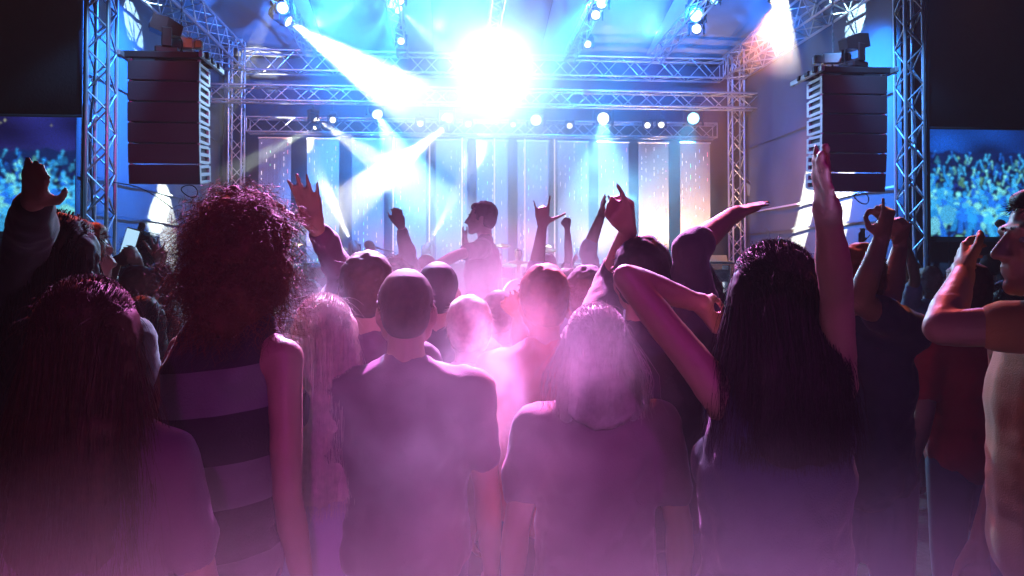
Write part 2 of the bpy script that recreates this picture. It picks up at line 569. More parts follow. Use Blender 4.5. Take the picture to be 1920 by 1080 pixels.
def crowd_picture(W, H, seed, cool):
    """a flat picture of a crowd shot, as the LED wall shows it"""
    r = np.random.default_rng(seed)
    yy, xx = np.mgrid[0:H, 0:W].astype(float)
    v = yy / H                                         # 0 top
    im = np.zeros((H, W, 3))
    if cool:
        im[:] = (0.012, 0.05, 0.22)
        im += (np.exp(-((xx / W - .15) ** 2) * 5) * (v < .4))[..., None] * np.array((0.0, 0.1, 0.35))
        im += (np.clip(xx / W - .5, 0, 1) * (v < .35))[..., None] * np.array((0.12, 0.1, 0.12))
    else:
        im[:] = (0.03, 0.02, 0.11)
        im += (np.exp(-((xx / W - 1) ** 2) * 9) * (v < .5))[..., None] * np.array((0.02, 0.04, 0.2))
    cl = sum(np.sin(xx / W * k1 + yy / H * k2 + k3) for k1, k2, k3 in ((9, 7, 0), (17, -11, 2), (5, 19, 4))) / 3
    im *= (0.55 + .45 * cl)[..., None]
    top = .33 if not cool else .25
    pal = [(0.02, 0.16, 0.5), (0.03, 0.35, 0.65), (0.08, 0.5, 0.7), (0.25, 0.75, 0.6), (0.02, 0.06, 0.3), (0.01, 0.02, 0.12), (0.2, 0.5, 0.3), (0.01, 0.03, 0.18), (0.02, 0.2, 0.6), (0.01, 0.05, 0.25)]
    im[v > top + .02 * np.sin(xx / W * 40) * np.sin(xx / W * 13)] = (0.008, 0.03, 0.12)

    def blob(cx, cy, rx, ry, a, c):
        ca, sa = math.cos(a), math.sin(a)
        x0, x1, y0, y1 = int(max(0, cx - rx - ry)), int(min(W, cx + rx + ry + 1)), int(max(0, cy - rx - ry)), int(min(H, cy + rx + ry + 1))
        if x1 <= x0 or y1 <= y0:
            return
        X, Y = xx[y0:y1, x0:x1] - cx, yy[y0:y1, x0:x1] - cy
        m = ((X * ca + Y * sa) / rx) ** 2 + ((-X * sa + Y * ca) / ry) ** 2 < 1
        im[y0:y1, x0:x1][m] = np.array(c) * r.uniform(.8, 1.2)

    n = 700
    for k in range(n):
        t_ = (k / n) ** 0.75
        y = (top + .03 + t_ * (1.05 - top)) * H
        s = (1.2 + 4.6 * t_ ** 1.7) * W / 110
        x = r.uniform(-.05, 1.05) * W
        c = pal[r.integers(len(pal))]
        dark = (0.005, 0.015, 0.07)
        blob(x, y + 2.2 * s, 1.5 * s, 1.5 * s, 0, dark if r.random() < .5 else np.array(c) * .5)
        blob(x, y, .75 * s, s, 0, c if r.random() < .6 else np.array(c) * .4)
        if r.random() < .6:
            blob(x + .2 * s, y - .5 * s, .8 * s, .6 * s, 0, dark)
        if r.random() < (.55 if cool else .4):
            a = math.pi / 2 + r.uniform(-.6, .6)
            sx = x + r.choice([-1, 1]) * 1.3 * s
            cc = pal[r.choice([1, 2, 2, 3, 8])]
            blob(sx + math.cos(a) * s, y - s, 1.7 * s, .32 * s, a, cc)
            blob(sx + math.cos(a) * 2 * s * -1 * .4, y - 2.7 * s, .45 * s, .6 * s, a, np.array(cc) * 1.2)
    if not cool:
        for k in range(14):
            blob(r.uniform(.02, .9) * W, r.uniform(.03, .22) * H, r.uniform(.4, 1.0), r.uniform(.4, .7), 0, (0.8, 0.75, 0.35))
        blob(.14 * W, .09 * H, 2.2, 1.7, 0, (0.9, 0.9, 0.4))
        blob(.2 * W, .82 * H, 9, 11, .3, (0.55, 0.7, 0.02))
        blob(.27 * W, .72 * H, 4, 4, .3, (0.3, 0.5, 0.2))
        blob(.3 * W, .95 * H, 6, 10, .3, (0.15, 0.6, 0.6))
    else:
        blob(.06 * W, .62 * H, 5, 6, 0, (0.05, 0.45, 0.7))
        blob(.1 * W, .8 * H, 9, 10, .3, (0.1, 0.5, 0.65))
        blob(.02 * W, .9 * H, 7, 10, .3, (0.2, 0.6, 0.6))
    im = im ** 1.15 * (0.75, 0.85, 1.15)
    for _ in range(2):
        p = np.pad(im, ((1, 1), (1, 1), (0, 0)), 'edge')
        im = (p[:-2, 1:-1] + p[2:, 1:-1] + p[1:-1, :-2] + p[1:-1, 2:] + 2 * p[1:-1, 1:-1]) / 6
    return np.clip(im * r.normal(1, .12, (H, W, 1)), 0, 1)


def screen(label, x0, x1, y, z0, z1, seed, cool):
    t = thing('video_screen', label, 'screen', ((x0 + x1) / 2, y, z0))
    W = 200
    H = int(W * (z1 - z0) / (x1 - x0))
    im = crowd_picture(W, H, seed, cool)
    xs, zs = np.linspace(x0, x1, W + 1), np.linspace(z1, z0, H + 1)
    gx, gz = np.meshgrid(xs, zs)
    v = np.stack([gx.ravel(), np.full(gx.size, y), gz.ravel()], 1) - np.array(t.location)
    i = np.arange(H * W)
    a = (i // W) * (W + 1) + i % W
    f = np.stack([a + W + 1, a + W + 2, a + 1, a], 1)
    me = bpy.data.meshes.new('display')
    me.from_pydata(v.tolist(), [], f.tolist())
    ca = me.color_attributes.new('picture', 'FLOAT_COLOR', 'CORNER')
    c = np.concatenate([im.reshape(-1, 3), np.ones((H * W, 1))], 1)
    ca.data.foreach_set('color', np.repeat(c, 4, axis=0).ravel())
    m = bpy.data.materials.new('led_picture')
    m.use_nodes = True
    nt = m.node_tree
    b = nt.nodes['Principled BSDF']
    at = nt.nodes.new('ShaderNodeVertexColor')
    at.layer_name = 'picture'
    nt.links.new(at.outputs['Color'], b.inputs['Emission Color'])
    b.inputs['Base Color'].default_value = (0.01, 0.01, 0.01, 1)
    b.inputs['Emission Strength'].default_value = 1.1
    m.cycles.emission_sampling = 'NONE'
    me.materials.append(m)
    link('display', me, t)
    fr = MB()
    cx, cz = (x0 + x1) / 2, (z0 + z1) / 2
    L = np.array(t.location)
    for c_, s_ in (((cx, y + .03, z0 - .04), (x1 - x0 + .16, .12, .08)), ((cx, y + .03, z1 + .04), (x1 - x0 + .16, .12, .08)),
                   ((x0 - .04, y + .03, cz), (.08, .12, z1 - z0)), ((x1 + .04, y + .03, cz), (.08, .12, z1 - z0)), ((cx, y + .1, cz), (x1 - x0, .1, z1 - z0))):
        fr.box(np.array(c_) - L, s_)
    link('frame', fr.mesh('frame', BLACK), t)
    return t


screen('left video screen showing a blue and yellow crowd', P(157, 300, 12.5).x - 3.1, P(157, 300, 12.5).x, 12.5, P(80, 434, 12.5).z, P(80, 205, 12.5).z, 3, False)
screen('right video screen showing a cyan crowd with raised hands', P(1742, 300, 12.5).x, P(1742, 300, 12.5).x + 3, 12.5, P(1830, 444, 12.5).z, P(1830, 232, 12.5).z, 5, True)
for x, lb in ((P(158, 300, 12.05).x, 'thin black upright pole between left screen and front tower'), (P(1739, 300, 12.05).x, 'thin black upright pole between right screen and front tower')):
    o = link('pole', MB().cone((0, 0, 0), (0, 0, 8.5), 0.03, 0.03, 8, False).mesh('pole', BLACK), None, (x, 12.05, 0))
    tag(o, lb, 'pole', 'poles by the towers')

for lb, pts in (('black cable running down inside the left front tower', [(P(176, 0, 12).x + .03 * math.sin(k * 1.3), 12.0 + .02 * math.cos(k), 8.2 - k * .55) for k in range(15)]),
                ('black cable running down inside the right front tower', [(P(1712, 0, 12).x + .03 * math.sin(k * 1.7), 12.0 + .02 * math.cos(k), 8.2 - k * .55) for k in range(15)]),
                ('thin black cable sagging from the left front tower to under the left speaker stack', [tuple(P(214 + 11 * k, 342 + 5 * k - 2 * math.sin(k * .31) * 6, 12.1 + .1 * k)) for k in range(11)])):
    o = link('cable', MB().path([Vector(p) - Vector(pts[0]) for p in pts], .016 if 'down' in lb else .009).mesh('cable', CABLE), None, pts[0])
    tag(o, lb, 'cable', 'cables by the stage')

# ------------------------------------------------------------------ stage lamps
AX = Vector((0, 0, -1))
lm_clamp = MB().bbox((0, 0, -0.03), (0.07, 0.07, 0.12), 0.01).mesh('clamp', BLACK)
lm_base = MB().bbox((0, 0, -0.14), (0.26, 0.26, 0.1), 0.015).mesh('base', BLACK)
lm_yoke = MB().bbox((-0.15, 0, -0.3), (0.04, 0.12, 0.3), 0.012).bbox((0.15, 0, -0.3), (0.04, 0.12, 0.3), 0.012).bbox((0, 0, -0.2), (0.3, 0.12, 0.04), 0.012).mesh('yoke', BLACK)


def lathe(prof, seg=16):
    v, f = [], []
    for z, r in prof:
        for i in range(seg):
            a = 2 * math.pi * i / seg
            v.append((r * math.cos(a), r * math.sin(a), z))
    n = len(prof)
    for j in range(n - 1):
        for i in range(seg):
            a, b = j * seg + i, j * seg + (i + 1) % seg
            f.append((a, b, b + seg, a + seg))
    f.append(tuple(range(seg))[::-1])
    f.append(tuple(range((n - 1) * seg, n * seg)))
    return MB().add(v, f)


lm_head = lathe([(0.2, 0.06), (0.17, 0.1), (0.05, 0.125), (-0.1, 0.12), (-0.13, 0.115), (-0.16, 0.12), (-0.185, 0.115), (-0.185, 0.1), (-0.165, 0.095)]).mesh('head', BLACK, True)
lens_me = {k: lathe([(-0.19, 0.092), (-0.2, 0.07), (-0.204, 0.03)], 20).mesh('lens', m) for k, m in LENS.items()}


def lamp(label, loc, to, lens='white', size=1.0, up=False, light=None, group='stage lamps', red=False):
    """moving-head lamp; loc is the lens position; light = (power, colour, degrees, blend)"""
    loc, to = Vector(loc), Vector(to)
    v = (to - loc).normalized()
    pivot = loc - v * 0.2 * size
    t = thing('stage_lamp', label, 'stage lamp', pivot + Vector((0, 0, -0.33 if up else 0.33)) * size, group)
    fl = Quaternion((1, 0, 0), math.pi) if up else None
    yaw = Quaternion((0, 0, 1), math.atan2(v.y, v.x) - math.pi / 2)
    q = yaw @ fl if fl else yaw
    sc = (size,) * 3
    if not up:
        link('clamp', lm_clamp, t, (0, 0, 0.06 * size), q, sc)
    link('base', lm_base, t, (0, 0, 0), q, sc)
    link('yoke', lm_yoke, t, (0, 0, 0), q, sc)
    hq = v.to_track_quat('-Z', 'Y')
    h = link('head', lm_head, t, pivot - t.location, hq, sc)
    link('lens', lens_me[lens], h)
    if red:
        for c in t.children:
            c.data = c.data.copy()
            c.data.materials[0] = REDMETAL
    if light:
        o = spot(loc + v * 0.05, to, *light[:3], blend=light[3] if len(light) > 3 else 0.25, rad=0.05, name='lamp_light')
    return t


CAMV = Vector((0, 0, 1.9))
# the great white light and the lamps in the roof
c0 = P(928, 106, 17.2)
lamp('dazzling great white lamp in the middle of the roof', c0, CAMV + Vector((0, 4, 0)), 'huge', 2.0, light=(15000, (0.4, 0.7, 1), 56, 1.0))
lamp('upper of the two bright lamps at the left end of the roof', P(530, 15, 15.3), CAMV, 'white', 1.1)
lamp('lamp at the left end of the roof throwing a broad white beam', P(542, 41, 15.6), P(800, 210, 15.2), 'white', 1.1, light=(16000, (0.8, 0.92, 1), 24, 0.5))
lamp('topmost lamp on the slim truss left of the great light', P(750, 1, 15.4), CAMV, 'white', 0.8)
lamp('middle lamp on the slim truss left of the great light', P(748, 19, 15.8), P(860, 120, 15), 'white', 0.9, light=(4000, WHITE, 12, 0.5))
lamp('lowest lamp on the slim truss left of the great light', P(752, 77, 17.4), CAMV, 'white', 0.8)
lamp('topmost lamp on the slim truss right of the great light', P(1128, 6, 15.0), CAMV, 'white', 1.0)
lamp('middle lamp on the slim truss right of the great light', P(1117, 28, 15.4), CAMV, 'white', 0.9)
lamp('lowest lamp on the slim truss right of the great light', P(1102, 83, 17.3), CAMV, 'white', 0.8)
lamp('larger upper lamp on the slanting truss at upper right', P(1305, 29, 15.6), CAMV, 'white', 1.25)
lamp('smaller lower lamp on the slanting truss at upper right', P(1306, 54, 16.0), CAMV, 'white', 1.0)
lamp('small cyan lamp at the top edge of the slanting truss', P(1339, 1, 15.2), CAMV, 'cyan', 0.8)
lamp('orange lamp glowing in the roof corner at upper right', P(1452, 6, 13.6), P(1430, 190, 14.4), 'orange', 1.0, light=(3000, (1, 0.28, 0.03), 84, 1.0))
lamp('small orange lamp in the roof corner at upper left', P(372, -14, 13.2), P(480, 160, 16), 'orange', 0.8, light=(400, (1, 0.35, 0.2), 80, 0.9))
# the row over the hanging panels
for px, py, ln, sz, lb in ((838, 222, 'white', 1.25, 'bright lamp on the rear truss left of the great light'), (1005, 225, 'white', 1.35, 'bright lamp on the rear truss right under the great light'),
                           (1131, 222, 'white', 1.5, 'larger white lamp on the rear truss, second from its right end'), (1300, 222, 'cyan', 1.5, 'cyan haloed lamp at the right end of the rear truss'),
                           (624, 225, 'warm', 0.75, 'small lamp beside the beam lamp at the left of the rear truss'), (788, 232, 'warm', 0.7, 'small lamp just left of the right-hand beam pair'),
                           (878, 233, 'warm', 0.7, 'small warm lamp on the rear truss near its middle'), (962, 234, 'warm', 0.6, 'smallest lamp, right below the great light'),
                           (1068, 236, 'warm', 0.7, 'small warm lamp between two bright ones on the rear truss'), (1214, 235, 'warm', 0.75, 'left one of two small lamps close together on the rear truss'),
                           (1240, 234, 'warm', 0.75, 'right one of two small lamps close together on the rear truss')):
    lamp(lb, P(px, py, 18.9), CAMV, ln, sz)
spot(P(1300, 222, 18.7), P(1230, 420, 17.4), 4000, CYAN, 60, 0.8)
spot(P(1131, 222, 18.7), P(1130, 420, 17.2), 4500, (.25,.75,1), 50, 0.8)
lamp('beam lamp at the left of the rear truss, its white beam falling to the right', P(594, 226, 18.9), P(745, 335, 16.9), 'warm', 0.8, light=(22000, (1, 0.98, 0.9), 14, 0.2))
lamp('beam lamp on the rear truss whose white beam falls to the left', P(828, 244, 18.9), P(700, 345, 16.9), 'warm', 0.7, light=(22000, (1, 0.98, 0.9), 14, 0.2))
lamp('dim lamp at the far left of the rear truss with a pale green beam', P(590, 240, 18.7), P(390, 345, 16.5), 'warm', 0.5, light=(15000, (0.85, 1, 0.8), 10, 0.3))
lamp('bright lamp on the rear truss at the top of a blue smoke cone', P(708, 215, 18.8), P(760, 320, 17), 'white', 1.3, light=(9000, (0.3, 0.8, 1), 24, 0.5))
# lamps on the riser floor
lamp('floor lamp left of the bald musician, beaming up to the left', P(660, 455, 16.9), P(575, 280, 18.3), 'warm', 0.8, True, light=(14000, (1, 1, 0.88), 10, 0.2))
lamp('floor lamp behind the smoke at the middle of the stage', P(805, 458, 17.0), P(870, 330, 18.2), 'warm', 0.7, True, light=(6000, (1, 1, 0.85), 10, 0.3))
lamp('small lit floor lamp beside the raised horned hand', P(1028, 465, 17.0), CAMV, 'warm', 0.75, True)
lamp('unlit round headed floor lamp on the riser under the pink panels', P(1097, 476, 16.9), P(1040, 480, 0), 'off', 1.1, True)
# lamps that draw the white ovals on the side walls, hung on the front truss above the frame
for a, b, e, dg, c in (((-3.0, 12.0, 7.6), wallpt(248, 48, -5.5), 9000, 10, (0.5, 0.85, 1)), ((-2.6, 13.6, 6.7), wallpt(310, 415, -5.5), 16000, 10, (1, 0.98, 0.72)),
                       ((4.7, 12.2, 7.6), wallpt(1605, 40, 7.2), 9000, 11, (0.5, 0.85, 1)), ((5.2, 12.6, 7.4), wallpt(1500, 398, 7.2), 70000, 11, (1, 0.97, 0.72)),
                       ((5.4, 12.3, 7.3), wallpt(1578, 382, 7.2), 40000, 9, (1, 0.95, 0.65)), ((4.6, 11.6, 7.2), wallpt(1640, 160, 7.2), 1500, 24, (0.02, 0.5, 0.9))):
    spot(a, b, e, c, dg, 0.12, 0.02)


# ------------------------------------------------------------------ loudspeaker stacks
def line_array(label, x0, x1, ytop_px, ybot_px, pxm, D, side, n=6):
    zt, zb = P(pxm, ytop_px, D).z, P(pxm, ybot_px, D).z
    W, h, dep = x1 - x0, (zt - zb) / n, 0.52
    cx = (x0 + x1) / 2
    t = thing('line_array', label, 'loudspeaker', (cx, D, zt), 'flown loudspeaker stacks')
    # flying frame
    link('flying_frame', MB().bbox((0, 0.28, 0.07), (W + 0.2, 0.12, 0.07), 0.01).bbox((0, 0.0, 0.07), (W + 0.24, 0.08, 0.09), 0.01).bbox((0, 0.55, 0.07), (W + 0.2, 0.08, 0.07), 0.01).mesh('flying_frame', BLACK), t)
    for s in (-1, 1):
        link('frame_rail', MB().bbox((s * (W / 2 + 0.05), 0.35, 0.055), (0.05, 1.05, 0.08), 0.01).mesh('frame_rail', PLATE), t)
    cab = MB()
    cab.add([(-W / 2 + .05, 0, -h / 2 + .008), (W / 2 - .05, 0, -h / 2 + .008), (W / 2 - .05, 0, h / 2 - .008), (-W / 2 + .05, 0, h / 2 - .008),
             (-W / 2 + .05, dep, -h / 2 + .03), (W / 2 - .05, dep, -h / 2 + .03), (W / 2 - .05, dep, h / 2 - .03), (-W / 2 + .05, dep, h / 2 - .03)],
            [(0, 1, 2, 3), (7, 6, 5, 4), (0, 4, 5, 1), (3, 2, 6, 7), (1, 5, 6, 2), (0, 3, 7, 4)])
    cm = cab.mesh('cabinet', BLACK)
    gm = MB().bbox((0, -0.012, 0), (W - 0.02, 0.02, h - 0.02), 0.006).mesh('grille', GRILLE)
    # side plate with two openings
    pl = MB()
    yb = [0.0, 0.06, dep - 0.1, dep - 0.03]
    for y0_, y1_, z0_, z1_ in ((0, .07, -h / 2 + .01, h / 2 - .01), (dep - .09, dep - .02, -h / 2 + .03, h / 2 - .03), (.07, dep - .09, h / 2 - .055, h / 2 - .015), (.07, dep - .09, -h / 2 + .015, -h / 2 + .055), (.07, dep - .09, -.022, .022)):
        pl.box((0, (y0_ + y1_) / 2, (z0_ + z1_) / 2), (.03, y1_ - y0_, z1_ - z0_))
    pl.cone((0, .05, h / 2 - .01), (0, .05, h / 2 + .02), .025, .025, 8, False)
    pm = pl.mesh('side_plate', PLATE)
    y, z, ang = 0.0, 0.0, 0.0
    for k in range(n):
        ang += R((0.2, 0.4, 0.8, 1.4, 2.2, 3.0)[min(k, 5)])
        q = Quaternion((1, 0, 0), ang)
        c = Vector((0, y, z)) + q @ Vector((0, 0, -h / 2))
        o = link('cabinet', cm, t, c, q)
        link('grille', gm, o)
        for s in (-1, 1):
            link('side_plate', pm, o, (s * (W / 2 - 0.03), 0, 0))
        y, z = (Vector((0, y, z)) + q @ Vector((0, 0, -h)))[1:]
    link('loose_cable', MB().path([(0.25 + .11 * math.sin(a), 0.3, z + 0.02 - .16 * (1 - math.cos(a)) / 2 * (1 + .3 * math.sin(a))) for a in np.linspace(0, 6.28, 16)], 0.008).mesh('loose_cable', CABLE), t)
    return t, zt


def array_head(label, base, tilt, turn):
    """moving-head lamp standing on a speaker stack"""
    t = thing('moving_head_lamp', label, 'stage lamp', base, 'lamps on the speaker stacks')
    q = Quaternion((0, 0, 1), turn)
    link('base', MB().bbox((0, 0, .05), (.3, .3, .1), .02).mesh('base', REDMETAL), t, (0, 0, 0), q)
    link('yoke', MB().bbox((0, -.15, .22), (.13, .035, .26), .012).bbox((0, .15, .22), (.13, .035, .26), .012).bbox((0, 0, .12), (.13, .3, .04), .01).mesh('yoke', REDMETAL), t, (0, 0, 0), q)
    h = MB().add([(-.2, -.08, -.07), (-.2, .08, -.07), (-.2, .08, .07), (-.2, -.08, .07), (.2, -.12, -.09), (.2, .12, -.09), (.2, .12, .1), (.2, -.12, .1), (.0, -.12, -.11), (.0, .12, -.11), (.0, .12, .12), (.0, -.12, .12)],
                 [(0, 1, 2, 3), (7, 6, 5, 4), (0, 8, 9, 1), (1, 9, 10, 2), (2, 10, 11, 3), (3, 11, 8, 0), (8, 4, 5, 9), (9, 5, 6, 10), (10, 6, 7, 11), (11, 7, 4, 8)])
    ho = link('head', h.mesh('head', REDMETAL), t, (0, 0, .38), q @ Quaternion((0, 1, 0), tilt))
    link('lens', lathe([(0, .085), (.012, .08), (.02, .05)], 16).mesh('lens', LENS['off'], True), ho, (.2, 0, 0), Quaternion((0, 1, 0), math.pi / 2))
    link('power_cable', MB().path([(-.12, -.05 + .0, .3 - .25 * k / 8) if k in (0, 8) else (-.16 - .04 * math.sin(k / 8 * 3.1), -.02, .3 - .25 * k / 8) for k in range(9)], .009).mesh('power_cable', CABLE), t, (0, 0, 0), q)
    return t


def motor(label, base, turn):
    t = thing('chain_hoist', label, 'chain hoist', base, 'chain hoists over the speaker stacks')
    q = Quaternion((0, 0, 1), turn)
    link('body', MB().bbox((0, 0, .13), (.34, .17, .17), .025).bbox((.23, 0, .13), (.12, .13, .13), .02).bbox((-.2, 0, .13), (.1, .15, .15), .02).mesh('body', PLATE), t, (0, 0, 0), q)
    link('hook', MB().path([(.0, 0, .05), (.03, 0, .0), (0, 0, -.04), (-.03, 0, -.01)], .012).mesh('hook', BLACK), t, (0, 0, 0), q)
    ch = MB()
    for k in range(70):
        z = .22 + k * .048
        if k % 2:
            ch.box((0, 0, z), (.008, .026, .055))
        else:
            ch.box((0, 0, z), (.026, .008, .055))
    link('chain', ch.mesh('chain', CHAIN), t)
    return t


lx0, lx1 = P(238, 200, 11.0).x, P(375, 200, 11.0).x
_, zt = line_array('left flown stack of black loudspeakers with pale side plates', lx0, lx1, 113, 346, 305, 11.0, 1)
array_head('lamp tilted left on top of the left speaker stack', P(312, 107, 11.2) + Vector((0, 0, .02)), R(-14), R(-160))
motor('chain hoist holding the left speaker stack', P(340, 100, 11.55), R(12))
rx0, rx1 = P(1540, 200, 11.0).x, P(1664, 200, 11.0).x
_, zt = line_array('right flown stack of black loudspeakers with pale side plates', rx0, rx1, 141, 360, 1600, 11.0, -1)
array_head('lamp tilted right on top of the right speaker stack', P(1600, 133, 11.15) + Vector((0, 0, .02)), R(-12), R(20))
motor('chain hoist holding the right speaker stack', P(1562, 128, 11.55), R(170))
spot((-2.8, 8.6, 7.2), (lx0 + .5, 11.2, 4.6), 160, (1, 0.15, 0.1), 16, 0.5)
spot((4.4, 8.6, 7.2), (rx0 + .5, 11.2, 4.4), 160, (1, 0.15, 0.1), 16, 0.5)
spot((-1.6, 13.8, 6.2), (lx1, 11.3, 3.6), 1600, (0.4, 0.7, 1), 20, 0.6)
spot((3.2, 13.6, 6.2), (rx0, 11.3, 3.5), 1300, (0.25, 0.42, 1), 20, 0.6)

# ------------------------------------------------------------------ hanging panels with strings of lights
PZ0, PZ1 = FZ + 0.87, P(1300, 268, 18.6).z
PW = 0.72
fab = MB()
for k in range(18):
    fab.box((-PW / 2 + (k + .5) * PW / 18, 0.004 * (k % 2), (PZ1 - PZ0) / 2), (PW / 18 + .0, 0.012, PZ1 - PZ0 - .02))
fab_me = fab.mesh('fabric', PANELM)
rail_me = MB().bbox((0, 0, PZ1 - PZ0), (PW + .04, .04, .04), .008).mesh('rail', ALU)
for x, lb in zip((-3.98, -2.9, -1.88, -.92, 0.03, .97, 1.92, 2.87, 3.82, 4.78, 5.78),
                 ('hanging light panel at the left end, behind the open raised hand', 'hanging light panel behind the floor beam', 'hanging light panel above the bald musician', 'blue hazed panel left of the middle of the row',
                  'blue hazed panel left of the silhouetted face', 'panel right behind the silhouetted person\'s head', 'panel behind the horned hand', 'pale pink panel right of the horned hand',
                  'pale panel behind the clapping hands', 'orange footed panel, second from the right end of the row', 'orange footed panel at the right end of the row')):
    t = thing('string_light_curtain', lb, 'light curtain', (x, 18.6, PZ0), 'hanging panels at the back of the stage')
    link('fabric', fab_me, t)
    link('rail', rail_me, t)
    for k in range(7):
        s = MB()
        u = -PW / 2 + .06 + k * .1 + rng.uniform(-.02, .02)
        z = 0.05
        while z < PZ1 - PZ0 - .1 - .12 * (k % 3):
            ln = rng.uniform(.02, .12)
            if rng.random() < .55:
                s.box((u, -.016, z + ln / 2), (.007, .007, ln))
            z += ln + rng.uniform(.04, .2)
        c = BEAD[('white', 'white', 'green', 'white', 'blue', 'white', 'red')[k]]
        if s.v:
            link('light_string', s.mesh('light_string', c), t)
for px, lb in ((737, 'light tube left of centre, beside the beam crossing'), (805, 'light tube left of the silhouetted person, over a floor lamp'), (866, 'light tube just left of the silhouetted face'),
               (927, 'light tube rising from the silhouetted person\'s head'), (984, 'light tube left of the horned hand'), (1040, 'dim light tube right of the horned hand')):
    t = thing('light_tube', lb, 'light tube', (P(px, 480, 18.4).x, 18.4, FZ + .87), 'upright light tubes at the back')
    link('tube', MB().cone((0, 0, .05), (0, 0, PZ1 - PZ0 + .02), .016, .016, 8, False).mesh('tube', TUBE), t)
    link('foot', MB().bbox((0, 0, .025), (.12, .12, .05), .01).mesh('foot', BLACK), t)

# ------------------------------------------------------------------ people
PENDING = []          # meshes whose shapes are fused into one skin at the end of the script
TEX = {}


def cloud(scale):
    if scale not in TEX:
        x = bpy.data.textures.new('folds', 'CLOUDS')
        x.noise_scale = scale
        x.noise_depth = 2
        TEX[scale] = x
    return TEX[scale]


def fused(name, mb, m, parent, origin, vox, smooth=4, disp=0.0, dscale=0.1):
    me = bpy.data.meshes.new(name)
    v = np.concatenate(mb.v) - np.array(origin)
    me.from_pydata(v.tolist(), [], mb.f)
    me.materials.append(m)
    o = link(name, me, parent, None if parent else origin)
    r = o.modifiers.new('r', 'REMESH')
    r.mode = 'VOXEL'
    r.voxel_size = vox
    r.use_smooth_shade = True
    if smooth:
        s = o.modifiers.new('s', 'SMOOTH')
        s.iterations = smooth
        s.factor = 0.5
    if disp:
        d = o.modifiers.new('d', 'DISPLACE')
        d.texture = cloud(dscale)
        d.strength = disp
        d.mid_level = 0.32 if disp > .006 else .5
        d.texture_coords = 'LOCAL'
        if dscale > .06:
            d = o.modifiers.new('d2', 'DISPLACE')
            d.texture = cloud(dscale * .38)
            d.strength = disp * .55
            d.mid_level = .4
            d.texture_coords = 'LOCAL'
        s = o.modifiers.new('s2', 'SMOOTH')
        s.iterations = 2
    PENDING.append(o)
    return o


def ribbons(paths, wid, m, name, parent, origin):
    """flat tapering hair strands along paths (N, M, 3)"""
    N, M, _ = paths.shape
    tang = np.gradient(paths, axis=1)
    rnd = rng.normal(size=(N, 1, 3))
    side = np.cross(tang, rnd)
    side /= np.linalg.norm(side, axis=2, keepdims=True) + 1e-9
    tp = np.linspace(1, .25, M)[None, :, None]
    wv = wid * tp * rng.uniform(.7, 1.3, (N, 1, 1))
    v = np.stack([paths - side * wv / 2, paths + side * wv / 2], 2).reshape(-1, 3) - np.array(origin)
    i = (np.arange(N)[:, None] * M + np.arange(M - 1)[None]) .ravel() * 2
    f = np.stack([i, i + 1, i + 3, i + 2], 1)
    me = bpy.data.meshes.new(name)
    me.from_pydata(v.tolist(), [], f.tolist())
    me.materials.append(m)
    me.polygons.foreach_set('use_smooth', [True] * len(me.polygons))
    return link(name, me, parent)


def hand(mb, wrist, d, n, side, pose, s):
    """palm, five jointed fingers; d finger direction, n where the palm faces, side +1 right / -1 left"""
    d = d.normalized()
    n = (n - d * n.dot(d)).normalized()
    t = d.cross(n) * side                      # thumb side
    A = lambda a, b, c=0: wrist + (t * a + d * b + n * c) * s
    lens = (.074, .083, .077, .06)
    kx = (.032, .011, -.011, -.031)
    ky = (.094, .098, .093, .084)
    sp = {'open': (9, 2, -5, -13), 'spread': (16, 5, -7, -19), 'flat': (2, 0, -1, -3), 'horns': (10, 0, 0, -14), 'fist': (0, 0, 0, 0), 'point': (3, 0, 0, 0), 'relaxed': (5, 1, -3, -7)}[pose]
    cu = {'open': ((10, 8, 5),) * 4, 'spread': ((4, 10, 8),) * 4, 'flat': ((3, 4, 3),) * 4, 'horns': ((0, 6, 5), (75, 95, 55), (75, 95, 55), (0, 8, 6)), 'fist': ((78, 95, 55),) * 4,
          'point': ((2, 5, 4), (75, 95, 55), (78, 95, 55), (80, 95, 55)), 'relaxed': ((22, 26, 15), (26, 28, 16), (30, 30, 18), (34, 32, 18))}[pose]
    mb.cone(A(0, -.01), A(0, .03), .026 * s, .026 * s)
    for x, y in zip(kx, ky):
        mb.cone(A(x * .55, .015), A(x, y), .0145 * s, .0125 * s, 8)
    mb.ell(A(0, .055), (.03 * s, .04 * s, .015 * s), Matrix((t, d, n)).transposed())
    mb.cone(A(.022, .015, .006), A(.03, .05, .012), .016 * s, .014 * s, 8)
    for k in range(4):
        p = A(kx[k], ky[k])
        a = R(sp[k])
        fd = (d * math.cos(a) + t * math.sin(a))
        c = 0
        r = (.0098, .0102, .0098, .0086)[k] * s
        for fr, cc, rr in zip((.46, .3, .24), cu[k], (1, .92, .84)):
            c += R(cc)
            v = fd * math.cos(c) + n * math.sin(c)
            q = p + v * lens[k] * fr * s
            mb.cone(p, q, r * rr, r * rr * .93, 8)
            p = q
    p = A(.026, .022, .006)
    if pose in ('fist', 'point', 'horns'):
        dirs = (t * .6 + d * .6 + n * .4, d * .6 + n * .6 - t * .25, -t * .9 + d * .35 + n * .25) if pose != 'horns' else (t * .9 + d * .45, t * .95 + d * .35, t * .9 + d * .45)
    elif pose in ('open', 'spread'):
        dirs = (t * .8 + d * .6 + n * .15, t * .6 + d * .8 + n * .1, t * .5 + d * .85)
    else:
        dirs = (t * .5 + d * .75 + n * .3, t * .25 + d * .95 + n * .15, d + n * .1)
    for v, L, r in zip(dirs, (.045, .036, .03), (.0135, .0115, .0105)):
        q = p + v.normalized() * L * s
        mb.cone(p, q, r * s, r * s * .92, 8)
        p = q


